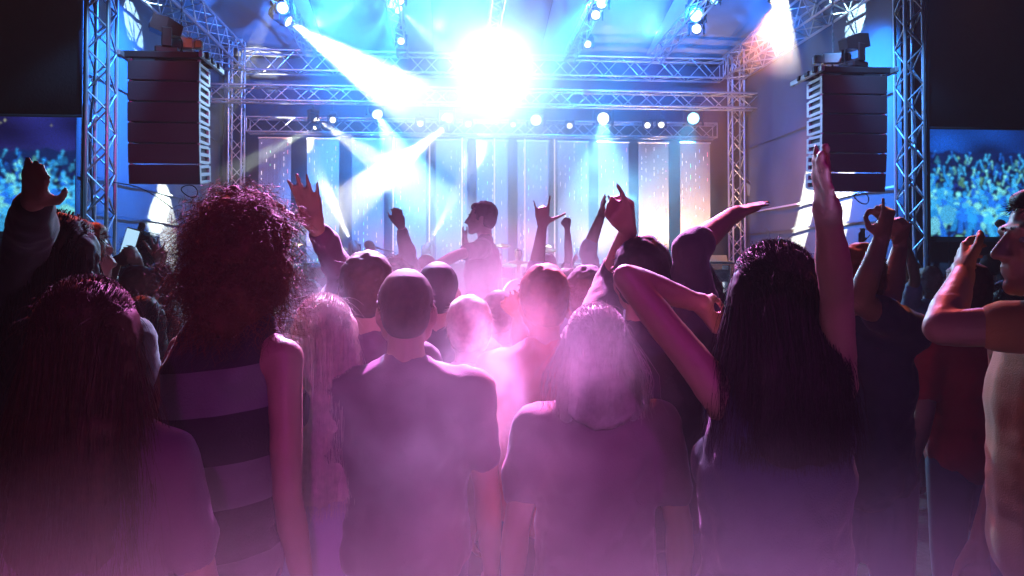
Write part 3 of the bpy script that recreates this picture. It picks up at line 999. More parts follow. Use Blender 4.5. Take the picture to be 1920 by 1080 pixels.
def person(label, top=None, D=None, heading=0, arms=None, hair=('short', 'dark'), shirt='black', sleeves='short', pants='denim', skin=0, vox=.009, turn=0, tilt=0, lean=(0, 0),
           base_z=0.0, sit=False, woman=False, face=False, reach=1.0, group='people in the crowd', at=None, height=None, wide=1.0, hairlen=.3, strands=0, fold=.02):
    arms = arms or {}
    hadd = {'short': .012, 'buzz': .004, 'bald': 0, 'long': .016, 'curly': .06, 'cap': .02, 'bob': .016}[hair[0]]
    if top is not None:
        tp = P(top[0], top[1], D)
        full = 1.75 + hadd - (.42 if sit else 0)
        s = (tp.z - base_z) / full
        base = Vector((tp.x - lean[0], tp.y - lean[1], base_z))
    else:
        base = Vector(at)
        s = height / 1.75
    hq = Matrix.Rotation(R(heading), 3, 'Z')
    dz = -.42 if sit else 0

    def W(x, y, z):
        zz = z + dz
        k = min(1.15, max(0, (z - .9) / .75))
        p = base + hq @ (Vector((x, y, zz)) * s)
        return p + Vector((lean[0] * k, lean[1] * k, 0))

    body, sh, tr = MB(), MB(), MB()
    HM = np.array(hq)
    wd = wide
    fem = .88 if woman else 1.0
    tors = [((0, 0, .96), (.165 * wd * (1.06 if woman else 1), .115 * wd, .13)), ((0, .01, 1.10), (.14 * wd * fem, .1 * wd, .14)), ((0, 0, 1.27), (.165 * wd * fem, .115 * wd, .17)), ((0, -.005, 1.365), (.15 * wd * fem, .098 * wd, .085))]
    for k in range(7):
        u = k / 6
        sh.ell(W(0, .006 * math.sin(u * 3.1), .95 + .3 * u), np.array((.176 * wd * (1 if not woman else .93), .13 * wd, .1)) * s, HM)
    if woman:
        tors.append(((-.07, .085, 1.27), (.06, .055, .06)))
        tors.append(((.07, .085, 1.27), (.06, .055, .06)))
    for c, r in tors:
        body.ell(W(*c), np.array(r) * s, HM)
        sh.ell(W(*c), (np.array(r) + (.018, .022, .014)) * s, HM)
    # head
    hc = W(0, .012, 1.632)
    hm = hq @ Matrix.Rotation(R(turn), 3, 'Z') @ Matrix.Rotation(R(tilt), 3, 'X')
    HH = np.array(hm)

    def F(x, y, z):
        return hc + hm @ (Vector((x, y, z)) * s)
    E = lambda c, r: body.ell(F(*c), np.array(r) * s, HH)
    body.cone(W(0, -.02, 1.38), F(0, -.025, -.05), .058 * s * (fem if woman else 1), .054 * s * fem)
    E((0, -.012, .03), (.076, .097, .088))
    E((0, .045, -.03), (.058, .05, .078))
    for q in (-1, 1):
        body.cone(F(q * .05, .005, -.055), F(q * .016, .072, -.1), .026 * s, .022 * s)
        body.cone(F(q * .05, .0, .0), F(q * .05, .005, -.055), .028 * s, .026 * s)
        E((q * .04, .068, -.022), (.024, .024, .024))
        E((q * .08, -.008, -.008), (.011, .02, .032))
        E((q * .011, .1, -.033), (.011, .012, .01))
    body.cone(F(0, .094, .012), F(0, .118, -.028), .009 * s, .013 * s)
    body.cone(F(-.036, .078, .026), F(.036, .078, .026), .0145 * s, .0145 * s)
    body.cone(F(-.02, .09, -.056), F(.02, .09, -.056), .009 * s, .009 * s)
    body.cone(F(-.018, .088, -.07), F(.018, .088, -.07), .0095 * s, .0095 * s)
    E((0, .085, -.1), (.02, .018, .018))
    # arms
    for side, nm in ((-1, 'L'), (1, 'R')):
        sp = arms.get(nm, ('down',))
        S0 = W(side * .178 * wd * fem, -.005, 1.405)
        up_l, fo_l, ha_l = .29 * s * reach, .255 * s * reach, .185 * s * reach
        pose, pn = 'relaxed', None
        if sp[0] == 'px':
            # ('px', elbow, wrist, tip, pose, palm hint, (far flags))
            _, e, wr, tip, pose = sp[:5]
            pn = sp[5] if len(sp) > 5 else (0, 1, 0)
            fl = sp[6] if len(sp) > 6 else (False, False, False)
            if P(*e, base.y).z > S0.z:
                S0 = W(side * .16 * wd * fem, -.005, 1.455)
            el = onray(*e, S0, up_l, fl[0])
            wp = onray(*wr, el, fo_l, fl[1])
            tp_ = onray(*tip, wp, ha_l, fl[2])
        else:
            loc = {'down': ((.235, -.03, 1.12), (.25, .05, .88), (.25, .08, .70)), 'fwd': ((.235, .04, 1.13), (.15, .26, 1.2), (.1, .42, 1.25)),
                   'up': ((.27, .07, 1.66), (.22, .1, 1.92), (.2, .1, 2.1)), 'high': ((.2, .03, 1.74), (.19, .05, 2.0), (.2, .06, 2.18)), 'bent': ((.36, .1, 1.4), (.25, .14, 1.64), (.2, .12, 1.82)),
                   'phone': ((.24, .22, 1.34), (.12, .36, 1.55), (.05, .4, 1.7)), 'clap': ((.27, .16, 1.58), (.06, .24, 1.76), (.01, .25, 1.94))}[sp[0]]
            if sp[0] in ('up', 'high', 'bent', 'clap'):
                S0 = W(side * .16 * wd * fem, -.005, 1.455)
            el, wp, tp_ = [W(side * a, b, c) for a, b, c in loc]
            el = S0 + (el - S0).normalized() * up_l
            wp = el + (wp - el).normalized() * fo_l
            pose = sp[1] if len(sp) > 1 else ('relaxed' if sp[0] in ('down', 'fwd', 'phone') else 'open')
            pn = hq @ Vector((-side, 0, 0)) if sp[0] in ('down', 'clap') else hq @ Vector((0, 1, 0))
        th = 1.0 if not woman else .8
        body.cone(W(side * .08, -.005, 1.40), S0, .066 * s, .054 * s * th)
        body.cone(W(0, -.025, 1.49), W(side * .11, -.012, 1.42), .048 * s, .044 * s)
        body.cone(S0, el, .052 * s * th, .04 * s * th)
        body.ell((S0 * .6 + el * .4), (.048 * s * th,) * 3)
        mid = el.lerp(wp, .3)
        body.cone(el, mid, .04 * s * th, .042 * s * th)
        body.cone(mid, wp, .042 * s * th, .027 * s * th)
        hand(body, wp, tp_ - wp, Vector(pn), side, pose, s * (1.0 if not woman else .93))
        # clothing over the shoulder and arm
        if sleeves == 'none':
            sh.cone(W(side * .085, .03, 1.38), W(side * .095, -.02, 1.475), .045 * s, .03 * s)
            sh.cone(W(side * .095, -.02, 1.475), W(side * .09, -.07, 1.36), .03 * s, .045 * s)
        else:
            sh.cone(W(side * .07, -.005, 1.40), S0, .08 * s, .069 * s * th)
        if sleeves != 'none':
            sh.cone(W(0, -.025, 1.475), W(side * .11, -.012, 1.42), .052 * s, .056 * s)
            if sleeves == 'short':
                sh.cone(S0, S0.lerp(el, .62), .066 * s * th, .057 * s * th)
            elif sleeves == 'elbow':
                sh.cone(S0, el, .066 * s * th, .05 * s * th)
                sh.cone(el, el.lerp(wp, .15), .05 * s * th, .049 * s * th)
            else:
                sh.cone(S0, el, .066 * s * th, .051 * s * th)
                sh.cone(el, el.lerp(wp, .3), .051 * s * th, .05 * s * th)
                sh.cone(el.lerp(wp, .3), el.lerp(wp, .86), .05 * s * th, .037 * s * th)
    # legs
    for q in (-1, 1):
        hp = W(q * .09, 0, .93)
        if sit:
            kn, an = W(q * .1, .42, .93), W(q * .1, .40, .5)
        else:
            kn, an = W(q * .095, .015, .5), W(q * .1, -.02, .09)
        toe = an + hq @ Vector((q * .03, .17, -.05)) * s
        body.cone(hp, kn, .082 * s, .055 * s)
        body.cone(kn, an, .053 * s, .037 * s)
        body.cone(an, toe, .038 * s, .03 * s)
        tr.cone(hp, kn, .098 * s, .07 * s)
        tr.cone(kn, an, .068 * s, .052 * s)
        so = MB()
        so.cone(an + Vector((0, 0, -.03 * s)), toe, .047 * s, .042 * s)
    tr.ell(W(0, 0, .95), (.178 * s * wd * (1.06 if woman else 1), .128 * s * wd, .13 * s), HM)
    b = fused('person', body, skin_tones[skin], None, base, vox, 4, .005 if vox < .01 else 0, .055)
    tag(b, label, 'person', group)
    fused('shirt', sh, CLOTH[shirt], b, base, max(.011, vox), 12, fold * 1.5, .13)
    fused('trousers', tr, CLOTH[pants], b, base, .02, 4)
    for q in (-1, 1):
        an = W(q * .1, .40 if sit else -.02, .5 if sit else .09)
        toe = an + hq @ Vector((q * .03, .17, -.05)) * s
        sm = MB().cone(an + Vector((0, 0, -.03 * s)), toe, .047 * s, .042 * s)
        sm.v = [v - np.array(base) for v in sm.v]
        link('shoe', sm.mesh('shoe', CLOTH['black'], True), b)
    # hair
    hmat = HAIRM[hair[1]]
    hb = MB()
    G = lambda c, r: hb.ell(F(*c), np.array(r) * s, HH)
    kind = hair[0]
    paths = None

    def scalp(n, zmin=-.02, front=.05):
        out = []
        while len(out) < n:
            v = rng.normal(size=3)
            v /= np.linalg.norm(v)
            p = np.array((v[0] * .08, -.014 + v[1] * .1, .03 + v[2] * .092))
            if p[2] > zmin and not (p[1] > front and p[2] < .07):
                out.append(p)
        return np.array(out)
    if kind in ('short', 'buzz', 'cap'):
        e = .004 if kind == 'buzz' else .009
        G((0, -.03, .042), (.077 + e, .09 + e, .085 + e))
        G((0, -.05, -.005), (.068 + e, .06 + e, .07 + e))
        if kind == 'short':
            G((0, .028, .092), (.055, .045, .03))
            for q in (-1, 1):
                G((q * .068, -.012, .015), (.016, .045, .045))
        if kind == 'cap':
            G((0, .1, .055), (.07, .07, .012))
        n = strands * 3 if strands else 0
        if n:
            p0 = scalp(n * 2, -.07)
            p0 = p0[~((p0[:, 2] < .0) & (p0[:, 1] > -.04))][:n]
            n = len(p0)
            nv = (p0 - np.array((0, -.014, .03))) / np.array((.08, .1, .092)) ** 1
            nv /= np.linalg.norm(nv, axis=1, keepdims=True)
            L = .03 if kind == 'short' else .011
            steps = np.linspace(0, 1, 4)[None, :, None]
            dn = np.array((0, -.55, -.75))[None] * np.ones((n, 1))
            tg = dn - nv * (nv * dn).sum(1, keepdims=True)
            dr = nv * .38 + tg * .75 + rng.normal(size=nv.shape) * .22
            paths = p0[:, None] + dr[:, None] * steps * L * rng.uniform(.5, 1.3, (n, 1, 1))
    elif kind in ('long', 'bob'):
        G((0, -.02, .034), (.084, .104, .09))
        L = hairlen
        k = 7
        for i in range(k + 1):
            u = i / k
            G((0, -.055 - .05 * min(1, u * 2) - .02 * u, -.0 - L * .86 * u), (.078 + .02 * math.sin(u * 2.2), .042 - .014 * u, .06))
        for q in (-1, 1):
            for i in range(4):
                u = i / 3
                G((q * (.07 + .02 * u), -.015 - .03 * u, .01 - min(L, .22) * u), (.028, .06, .06))
        n = strands * 3 if strands else 250
        p0 = scalp(n, -.03, .02)
        M = 11
        u = np.linspace(0, 1, M)[None, :, None]
        ang = np.arctan2(p0[:, 0], -(p0[:, 1] - .05))[:, None]
        Ls = (L * rng.uniform(.75, 1.08, (n, 1)))
        uu = np.linspace(0, 1, M)[None]
        rad = .102 + .026 * np.clip(uu * 2, 0, 1) + rng.uniform(-.012, .014, (n, 1)) + (rng.random((n, 1)) < .06) * rng.uniform(0, .05, (n, 1)) * uu
        tx = np.sin(ang * .8) * rad * (.95 + .2 * uu) + np.cumsum(rng.normal(size=(n, M)) * .003, 1)
        ty = -.03 - np.cos(ang * .8) * rad * (.75 + .15 * uu) + np.cumsum(rng.normal(size=(n, M)) * .003, 1)
        tz = .03 - (Ls + .03) * uu + .006 * np.sin(uu * 9 + rng.uniform(0, 6.28, (n, 1)))
        k_ = np.clip(uu * 2.2, 0, 1)
        X = p0[:, :1] * 1.12 * (1 - k_) + tx * k_
        Y = p0[:, 1:2] * 1.12 * (1 - k_) + ty * k_
        Z = p0[:, 2:3] * 1.1 * (1 - k_) + tz * k_ + .02 * np.sin(k_ * math.pi)
        paths = np.stack([X, Y, Z], 2)
        K = max(10, n // 7)
        ci = rng.integers(0, n, K)
        own = np.argmin(((p0[:, None] - p0[ci][None]) ** 2).sum(2) + rng.uniform(0, .0006, (n, K)), 1)
        ctr = paths[ci][own]
        amt = (rng.uniform(.15, .7, (n, 1, 1)) * np.clip(uu * 1.4, 0, 1)[..., None])
        wav = np.stack([np.sin(uu * 7 + rng.uniform(0, 6.28, (K, 1))), np.cos(uu * 6 + rng.uniform(0, 6.28, (K, 1))), 0 * uu * np.ones((K, 1))], 2)[own] * (.009 * uu)[..., None]
        paths = paths * (1 - amt) + ctr * amt + wav + rng.normal(size=paths.shape) * .0009
    elif kind == 'curly':
        G((0, -.025, .02), (.108, .112, .12))
        G((0, -.05, -.1), (.1, .085, .1))
        for i in range(150):
            v = rng.normal(size=3)
            v /= np.linalg.norm(v)
            if v[1] > .55 and v[2] < .5:
                continue
            c = np.array((0, -.035, -.03)) + v * np.array((.122, .112, .17)) * rng.uniform(.82, 1.06)
            G(tuple(c), (rng.uniform(.012, .024),) * 3)
        n = strands or 900
        v = rng.normal(size=(n * 2, 3))
        v /= np.linalg.norm(v, axis=1, keepdims=True)
        v = v[~((v[:, 1] > .5) & (v[:, 2] < .5))][:n]
        n = len(v)
        p0 = np.array((0, -.035, -.03)) + v * np.array((.108, .1, .15))
        M = 16
        uu = np.linspace(0, 1, M)[None]
        L = rng.uniform(.04, .1, (n, 1))
        ph = rng.uniform(0, 6.28, (n, 1))
        a = np.cross(v, rng.normal(size=v.shape))
        a /= np.linalg.norm(a, axis=1, keepdims=True)
        bb = np.cross(v, a)
        rr = rng.uniform(.006, .013, (n, 1))
        paths = p0[:, None] + v[:, None] * (L * uu)[..., None] + a[:, None] * (rr * np.cos(ph + uu * 13))[..., None] + bb[:, None] * (rr * np.sin(ph + uu * 13))[..., None]
        paths[:, :, 2] -= .03 * uu ** 2
    if hb.n:
        ho = fused('hair', hb, hmat, b, base, max(.008, vox), 2, .018 if kind != 'buzz' and vox < .011 else .0, .03) if kind != 'curly' else fused('hair', hb, hmat, b, base, .012, 3)
        if paths is not None and len(paths):
            q = paths.reshape(-1, 3) * s @ HH.T + np.array(hc)
            if kind in ('long', 'bob') and strands:
                nf = strands // 4
                f0 = scalp(nf, .0, .06)
                fv = f0 / np.linalg.norm(f0, axis=1, keepdims=True)
                uf = np.linspace(0, 1, 7)[None, :, None]
                fl = f0[:, None] * 1.1 + (fv * .35 + rng.normal(size=f0.shape) * .35 + np.array((0, -.3, 0)))[:, None] * uf * rng.uniform(.02, .07, (nf, 1, 1))
                fl[:, :, 2] -= .05 * uf[..., 0] ** 2
                qf = fl.reshape(-1, 3) * s @ HH.T + np.array(hc)
                ribbons(qf.reshape(fl.shape), .0009 * s, hmat, 'flyaway_hair', ho, base)
            ribbons(q.reshape(paths.shape), (.0032 if n <= 1000 else .0014) * s if kind != 'short' else .0016 * s, hmat, 'hair_strands', ho, base)
    if face:
        for q in (-1, 1):
            em = MB().ell(F(q * .031, .0735, .002) - base, (.0115 * s,) * 3)
            link('eye', em.mesh('eye', EYEW, True), b)
            em = MB().cone(F(q * .016, .0915, .03) - base, F(q * .048, .078, .031) - base, .004 * s, .0025 * s, 6)
            link('eyebrow', em.mesh('eyebrow', HAIRM['dark'], True), b)
    return b


UPN = (0, 1, 0)
# ---- the people nearest the camera, left to right
person('dark figure at the far left with one straight arm up before the left screen', (112, 392), 2.3, 5, {'L': ('px', (58, 450), (64, 372), (66, 305), 'flat', (0, 1, 0))}, ('long', 'dark'), 'black', 'long', hairlen=.35, vox=.009, strands=300)
person('man with short reddish hair and a bare ear seen beside the left tower', (152, 414), 3.1, -35, {}, ('short', 'auburn'), 'charcoal', strands=700, vox=.008)
person('long haired person at bottom left with a red rim on the smooth hair', (165, 513), 1.5, 4, {'L': ('down',)}, ('long', 'brown'), 'plum', 'short', woman=True, hairlen=.42, strands=1500, vox=.009)
person('woman with a big mass of curly hair in a striped grey and black top', (466, 334), 1.95, -32, {}, ('curly', 'auburn'), 'striped', 'none', woman=True, lean=(.09, 0), strands=5000, vox=.008, fold=.012)
person('dark sleeved person raising an open left hand beside the curly hair', (686, 474), 2.55, 14, {'L': ('px', (645, 525), (592, 425), (556, 290), 'open', (0, -1, 0), (True, False, False))}, ('short', 'brown'), 'plum', 'long', strands=700, vox=.007, reach=1.13)
person('woman with long pale hair and a lilac top between curly hair and shaved head', (608, 548), 2.25, 8, {}, ('long', 'pale'), 'lilac', 'short', woman=True, hairlen=.5, strands=1600, vox=.009)
person('broad man with a close shaved head, back to us, in a plain T-shirt', (762, 508), 2.2, 0, {}, ('buzz', 'brown'), 'plum', 'short', strands=900, vox=.008, wide=1.06)
person('person half hidden right behind the shaved head', (822, 494), 2.95, -6, {}, ('buzz', 'dark'), 'charcoal', vox=.009)
person('silhouetted person raised above the crowd, facing left', (905, 378), 6.0, 84, {'L': ('px', (858, 478), (808, 502), (770, 520), 'relaxed', (0, 0, -1)), 'R': ('px', (878, 482), (872, 454), (866, 428), 'flat', (1, 0, 0), (True, False, False))},
       ('short', 'dark'), 'charcoal', 'short', face=True, base_z=.4, vox=.009, strands=300)
person('pale haired person in a white T-shirt in the bright mist at the middle', (880, 556), 2.75, -4, {}, ('short', 'pale'), 'white', 'short', strands=900, vox=.009)
person('small round headed person below the silhouetted figure', (934, 546), 3.3, 3, {'R': ('px', (975, 640), (972, 590), (968, 560), 'relaxed')}, ('buzz', 'grey'), 'lilac', vox=.01)
person('person raising a horned hand with index and little finger up, lilac sleeve', (1062, 505), 4.0, 0, {'L': ('px', (1004, 512), (1017, 424), (1016, 352), 'horns', (0, 1, 0), (True, False, False))}, ('short', 'brown'), 'lilac', 'elbow', vox=.007)
person('red lit person in a red T-shirt under the horned hand', (1020, 498), 2.6, 0, {}, ('short', 'auburn'), 'red', strands=700, vox=.009)
person('grey haired person right of the red lit one', (1100, 500), 3.0, -4, {}, ('short', 'grey'), 'lilac', strands=700, vox=.009)
person('person with a loose pale hairdo and white collar, back to us, right of the middle', (1118, 566), 2.05, -3, {}, ('bob', 'grey'), 'plum', 'short', hairlen=.18, strands=1400, vox=.009)
person('slim person in a pale blue shirt clapping both hands high', (1165, 462), 5.2, 8, {'L': ('px', (1096, 440), (1128, 402), (1133, 364), 'flat', (1, 0, 0)), 'R': ('px', (1190, 440), (1150, 402), (1142, 364), 'flat', (-1, 0, 0))}, ('short', 'dark'), 'blue', 'elbow', vox=.009)
person('dark person with a pointing hand and one arm stretched far to the right', (1206, 446), 2.35, -12, {'L': ('px', (1150, 520), (1178, 430), (1139, 356), 'point', (0, 1, 0), (True, False, False)), 'R': ('px', (1292, 470), (1372, 405), (1440, 374), 'flat', (0, 0, -1), (False, True, True))},
       ('short', 'dark'), 'charcoal', 'elbow', strands=600, vox=.007)
person('dark haired woman, bent left elbow out and right arm straight up', (1452, 448), 1.62, 3, {'L': ('px', (1168, 512), (1315, 570), (1360, 640), 'relaxed', (1, 0, 0), (True, True, True)), 'R': ('px', (1568, 545), (1552, 400), (1534, 290), 'flat', (1, .25, 0))},
       ('long', 'dark'), 'navy', 'none', woman=True, hairlen=.32, strands=2200, vox=.007)
person('red haired person with a muscular bare arm up and thumb raised', (1612, 458), 2.7, -25, {'R': ('px', (1610, 566), (1655, 442), (1674, 358), 'point', (-.4, 1, 0), (False, True, False)), 'L': ('px', (1668, 560), (1688, 460), (1690, 400), 'fist', (0, 1, 0), (True, True, False))},
       ('short', 'auburn'), 'navy', 'short', strands=900, vox=.007)
person('broad person in dark red with head bowed, left of the man at the right edge', (1812, 494), 3.1, 6, {}, ('short', 'brown'), 'red', strands=600, vox=.009)
person('man in profile at the right edge in a tan T-shirt with one arm bent up', (1975, 345), 1.78, 80, {'L': ('px', (1724, 615), (1806, 515), (1796, 448), 'relaxed', (1, 0, 0), (False, True, True))}, ('short', 'dark'), 'tan', 'short', face=True, turn=6, strands=1500, vox=.006, fold=.004)
# ---- farther back
person('person in a white top with hair over the shoulders, seen left of the curly hair', (268, 548), 3.2, 0, {}, ('bob', 'dark'), 'white', hairlen=.12, vox=.011)
ph_ = person('person holding up a small phone with both hands near the left tower', (232, 520), 4.6, 4, {'L': ('px', (200, 530), (222, 488), (240, 466), 'relaxed', (1, 0, 0)), 'R': ('px', (262, 530), (258, 486), (246, 462), 'relaxed', (-1, 0, 0))}, ('short', 'dark'), 'white', 'elbow', vox=.01)
pc = P(244, 454, 4.45)
t = thing('phone', 'small lit phone held up in both hands near the left tower', 'phone', pc)
link('case', MB().bbox((0, 0, 0), (.076, .009, .15), .003).mesh('case', BLACK), t, None, Quaternion((0, 1, 0), R(16)))
link('display', MB().box((0, -.0055, 0), (.068, .001, .138)).mesh('display', glow('phone_display', (.45, .75, 1), 1.0)), t, None, Quaternion((0, 1, 0), R(16)))
person('person raising a spread hand before the pale oval on the wall', (262, 500), 4.0, -10, {'R': ('px', (322, 560), (300, 492), (299, 452), 'spread', (0, 1, 0), (True, False, False))}, ('short', 'brown'), 'black', 'long', vox=.008)
person('purple lit person with tousled hair far left, under the pale oval', (268, 425), 6.5, 0, {}, ('curly', 'dark'), 'charcoal', base_z=.25, vox=.011)
person('person with a dark blurred hand up behind the shaved head', (745, 470), 5.2, 4, {'R': ('px', (765, 480), (752, 425), (742, 388), 'flat')}, ('curly', 'brown'), 'charcoal', 'long', vox=.011)
person('dark haired person under the bent elbow, in front of the orange panels', (1300, 478), 3.4, 5, {}, ('bob', 'dark'), 'navy', hairlen=.12, strands=400, vox=.01)
person('person lifting a thin bent arm between the thumb and the right screen', (1742, 500), 5.6, 0, {'L': ('px', (1716, 520), (1704, 470), (1692, 440), 'relaxed')}, ('short', 'grey'), 'blue', vox=.01)
person('dark curly head with a bright ear beside the man at the right edge', (1884, 512), 4.4, 20, {}, ('curly', 'dark'), 'charcoal', vox=.01)
person('small fair haired person at the foot of the right tower', (1706, 488), 6.6, 0, {}, ('short', 'blond'), 'grey', vox=.011)

# ---- small heads far back, near the stage: six kinds, copied
def kids(o):
    return [c for c in COL.objects if c.parent == o]


def copy_tree(o, parent=None):
    c = o.copy()
    COL.objects.link(c)
    if parent:
        c.parent = parent
    for k in list(o.children):
        copy_tree(k, c)
    return c


fuse_later = []
protos = [person('', at=(-1.9, 7.6, 0), height=1.72, arms={'L': ('up',), 'R': ('up',)}, hair=('short', 'brown'), shirt='grey', vox=.014),
          person('', at=(-.9, 8.4, 0), height=1.66, arms={}, hair=('bob', 'blond'), shirt='white', vox=.014, hairlen=.15, woman=True, strands=120),
          person('', at=(.9, 7.4, 0), height=1.76, arms={'R': ('high', 'fist')}, hair=('short', 'dark'), shirt='black', vox=.014),
          person('', at=(2.4, 8.0, 0), height=1.68, arms={'L': ('clap', 'flat'), 'R': ('clap', 'flat')}, hair=('long', 'brown'), shirt='blue', vox=.014, woman=True, strands=120),
          person('', at=(3.6, 7.0, 0), height=1.74, arms={'R': ('phone',)}, hair=('short', 'blond'), shirt='lilac', vox=.014)]


def finish_meshes():
    bpy.context.view_layer.update()
    dg = bpy.context.evaluated_depsgraph_get()
    for o in PENDING:
        me = bpy.data.meshes.new_from_object(o.evaluated_get(dg))
        me.name = o.name.split('.')[0]
        o.modifiers.clear()
        o.data = me
    PENDING.clear()


finish_meshes()
plabels = ['far-off person with both arms up, nearest the left of the stage front', 'far-off blond person in white before the bald musician', 'far-off dark person with one fist up under the horned hand',
           'far-off long haired person clapping before the pale panels', 'far-off blond person with a phone before the orange panels']
for p, lb in zip(protos, plabels):
    p['label'] = lb
spots = [(0, -4.3, 7.2, 6, 'far-off person with both arms up at the foot of the left tower'), (2, -3.4, 8.6, -8, 'far-off dark person with one fist up below the pale oval'), (1, -2.7, 6.6, 5, 'far-off blond person in white left of the floor beam'),
         (4, -.2, 6.9, -4, 'far-off blond person with a phone left of the silhouetted person'), (3, 1.5, 8.9, 8, 'far-off long haired person clapping right of the horned hand'), (0, 4.6, 8.2, -6, 'far-off person with both arms up under the right speaker stack'),
         (2, 5.2, 7.4, 4, 'far-off dark person with one fist up left of the right tower'), (1, 6.0, 8.8, -9, 'far-off blond person in white at the foot of the right tower'), (3, 6.9, 7.8, 0, 'far-off long haired person clapping under the right screen'),
         (4, -5.2, 8.3, 3, 'far-off blond person with a phone under the left screen')]
for k, x, y, h, lb in spots:
    c = copy_tree(protos[k])
    c.location = (x, y, 0)
    c.rotation_euler = (0, 0, R(h))
    c['label'] = lb

# ------------------------------------------------------------------ stage gear and musicians
bald = person('bald musician sitting on stage in warm light, facing right', (692, 450), 14.6, -78, {'L': ('fwd',), 'R': ('fwd',)}, ('bald', 'dark'), 'white', sit=True, base_z=FZ, face=True, vox=.009, group='musicians')
x, y = bald.location.x, bald.location.y
t = thing('stool', 'low round stool under the bald musician', 'stool', (x, y, FZ))
link('seat', lathe([(.36, .16), (.37, .18), (.41, .18), (.42, .16)], 20).mesh('seat', BLACK, True), t)
for k in range(3):
    a = k * 2.094
    link('leg', MB().cone((0, 0, .36), (.18 * math.cos(a), .18 * math.sin(a), 0), .014, .014, 8).mesh('leg', ALU), t)
mp = P(706, 464, 14.6)
t = thing('microphone_stand', 'microphone on a boom stand at the bald musician\'s mouth', 'microphone stand', (mp.x + .6, mp.y, FZ))
link('base', lathe([(0, .14), (.02, .14), (.03, .03)], 16).mesh('base', BLACK, True), t)
link('pole', MB().cone((0, 0, .02), (0, 0, 1.0), .012, .012, 8).mesh('pole', CHAIN), t)
link('boom', MB().cone((0, 0, 1.0), mp - t.location, .009, .009, 8).mesh('boom', CHAIN), t)
link('microphone', MB().cone(mp - t.location, mp - t.location + Vector((-.0, 0, .0)) + Vector((.12, 0, -.04)), .026, .016, 10).mesh('microphone', CHAIN, True), t)


def drum_kit(label, px, D, sc=1.0):
    b = P(px, 500, D)
    t = thing('drum_kit', label, 'drum kit', (b.x, D, FZ), 'drum kits')
    link('bass_drum', MB().cone((0, -.25, .3), (0, .2, .3), .28, .28, 24, False).mesh('bass_drum', WHITEP), t)
    for q in (-1, 1):
        link('tom', MB().cone((q * .18, -.05, .62), (q * .18, -.1, .82), .14, .15, 18, False).mesh('tom', WHITEP), t)
    for cx, cy, cz, r in ((-.5, .1, 1.02, .2), (.48, .1, 1.1, .22), (-.28, .25, 1.18, .16)):
        st = link('cymbal_stand', MB().cone((cx, cy, 0), (cx, cy, cz), .012, .012, 8).cone((cx, cy, .3), (cx + .2, cy, 0), .01, .01, 6).cone((cx, cy, .3), (cx - .15, cy + .15, 0), .01, .01, 6).mesh('cymbal_stand', CHAIN), t)
        c = lathe([(.0, r), (.012, r * .5), (.02, .05), (.045, .03), (.05, .01)], 24).mesh('cymbal', BRASS, True)
        link('cymbal', c, st, (cx, cy, cz), Quaternion((1, 0, 0), R(18)))
    return t


drum_kit('drum kit with brass cymbals glinting beside the raised left hand', 574, 14.2)
drum_kit('drum kit glinting between the silhouetted person and the horned arm', 972, 14.4)
dr = person('drummer in warm light behind the middle drum kit', (972, 466), 15.0, 180, {'L': ('fwd',), 'R': ('fwd',)}, ('short', 'brown'), 'tan', sit=True, base_z=FZ, vox=.012, group='musicians')
t = thing('stool', 'stool under the drummer', 'stool', (dr.location.x, dr.location.y, FZ))
link('seat', lathe([(.36, .16), (.37, .18), (.41, .18), (.42, .16)], 20).mesh('seat', BLACK, True), t)
link('leg', MB().cone((0, 0, 0), (0, 0, .37), .03, .03, 10).mesh('leg', ALU), t)
tp = P(1340, 492, 13.2)
t = thing('instrument_desk', 'white topped instrument desk beside the thick dark hair', 'desk', (tp.x, 13.2, FZ))
hz = tp.z - FZ
link('top', MB().bbox((0, 0, hz), (.56, .4, .05), .012).mesh('top', WHITEP), t, None, None)
link('lid', MB().bbox((0, 0, 0), (.5, .02, .12), .008).mesh('lid', WHITEP), t, (0, .1, hz + .07), Quaternion((1, 0, 0), R(-30)))
for q in (-1, 1):
    link('leg', MB().bbox((q * .2, 0, hz / 2 - .02), (.04, .3, hz - .06), .008).mesh('leg', WHITEP), t)
    link('dial', MB().cone((q * .09, -.19, hz - .22), (q * .09, -.16, hz - .22), .05, .05, 16, False).mesh('dial', CHAIN), t)
link('panel', MB().bbox((0, -.12, hz - .22), (.36, .06, .2), .01).mesh('panel', PLATE), t)
t = thing('riser_case', 'pale topped equipment case under the round headed floor lamp', 'case', (P(1097, 496, 16.3).x, 16.3, FZ))
link('body', MB().bbox((0, 0, .42), (.5, .5, .8), .02).mesh('body', BLACK), t)
link('lid', MB().bbox((0, 0, .85), (.54, .54, .05), .015).mesh('lid', WHITEP), t)
pb = P(1390, 360, 18.9)
t = thing('rigging_flap', 'small orange lit cloth flap tied to the right rear tower', 'cloth flap', pb)
a, b_, c_ = P(1392, 336, 18.9) - pb, P(1438, 373, 18.6) - pb, P(1400, 366, 18.9) - pb
fl = MB()
n3 = Vector((0, .012, 0))
fl.add([a, b_, c_, a + n3, b_ + n3, c_ + n3], [(0, 1, 2), (5, 4, 3), (0, 3, 4, 1), (1, 4, 5, 2), (2, 5, 3, 0)])
link('cloth', fl.mesh('cloth', TARP), t)
link('line', MB().path([P(1392, 326, 18.9) - pb, P(1438, 374, 18.6) - pb, P(1476, 402, 18.4) - pb], .006).mesh('line', CHAIN), t)
t = thing('pipe_stand', 'small square stand of pale tubes low behind the spread hand', 'stand', (P(336, 512, 9).x, 9, 0))
fx = P(345, 512, 9).x - P(336, 512, 9).x
zt_ = P(336, 512, 9).z
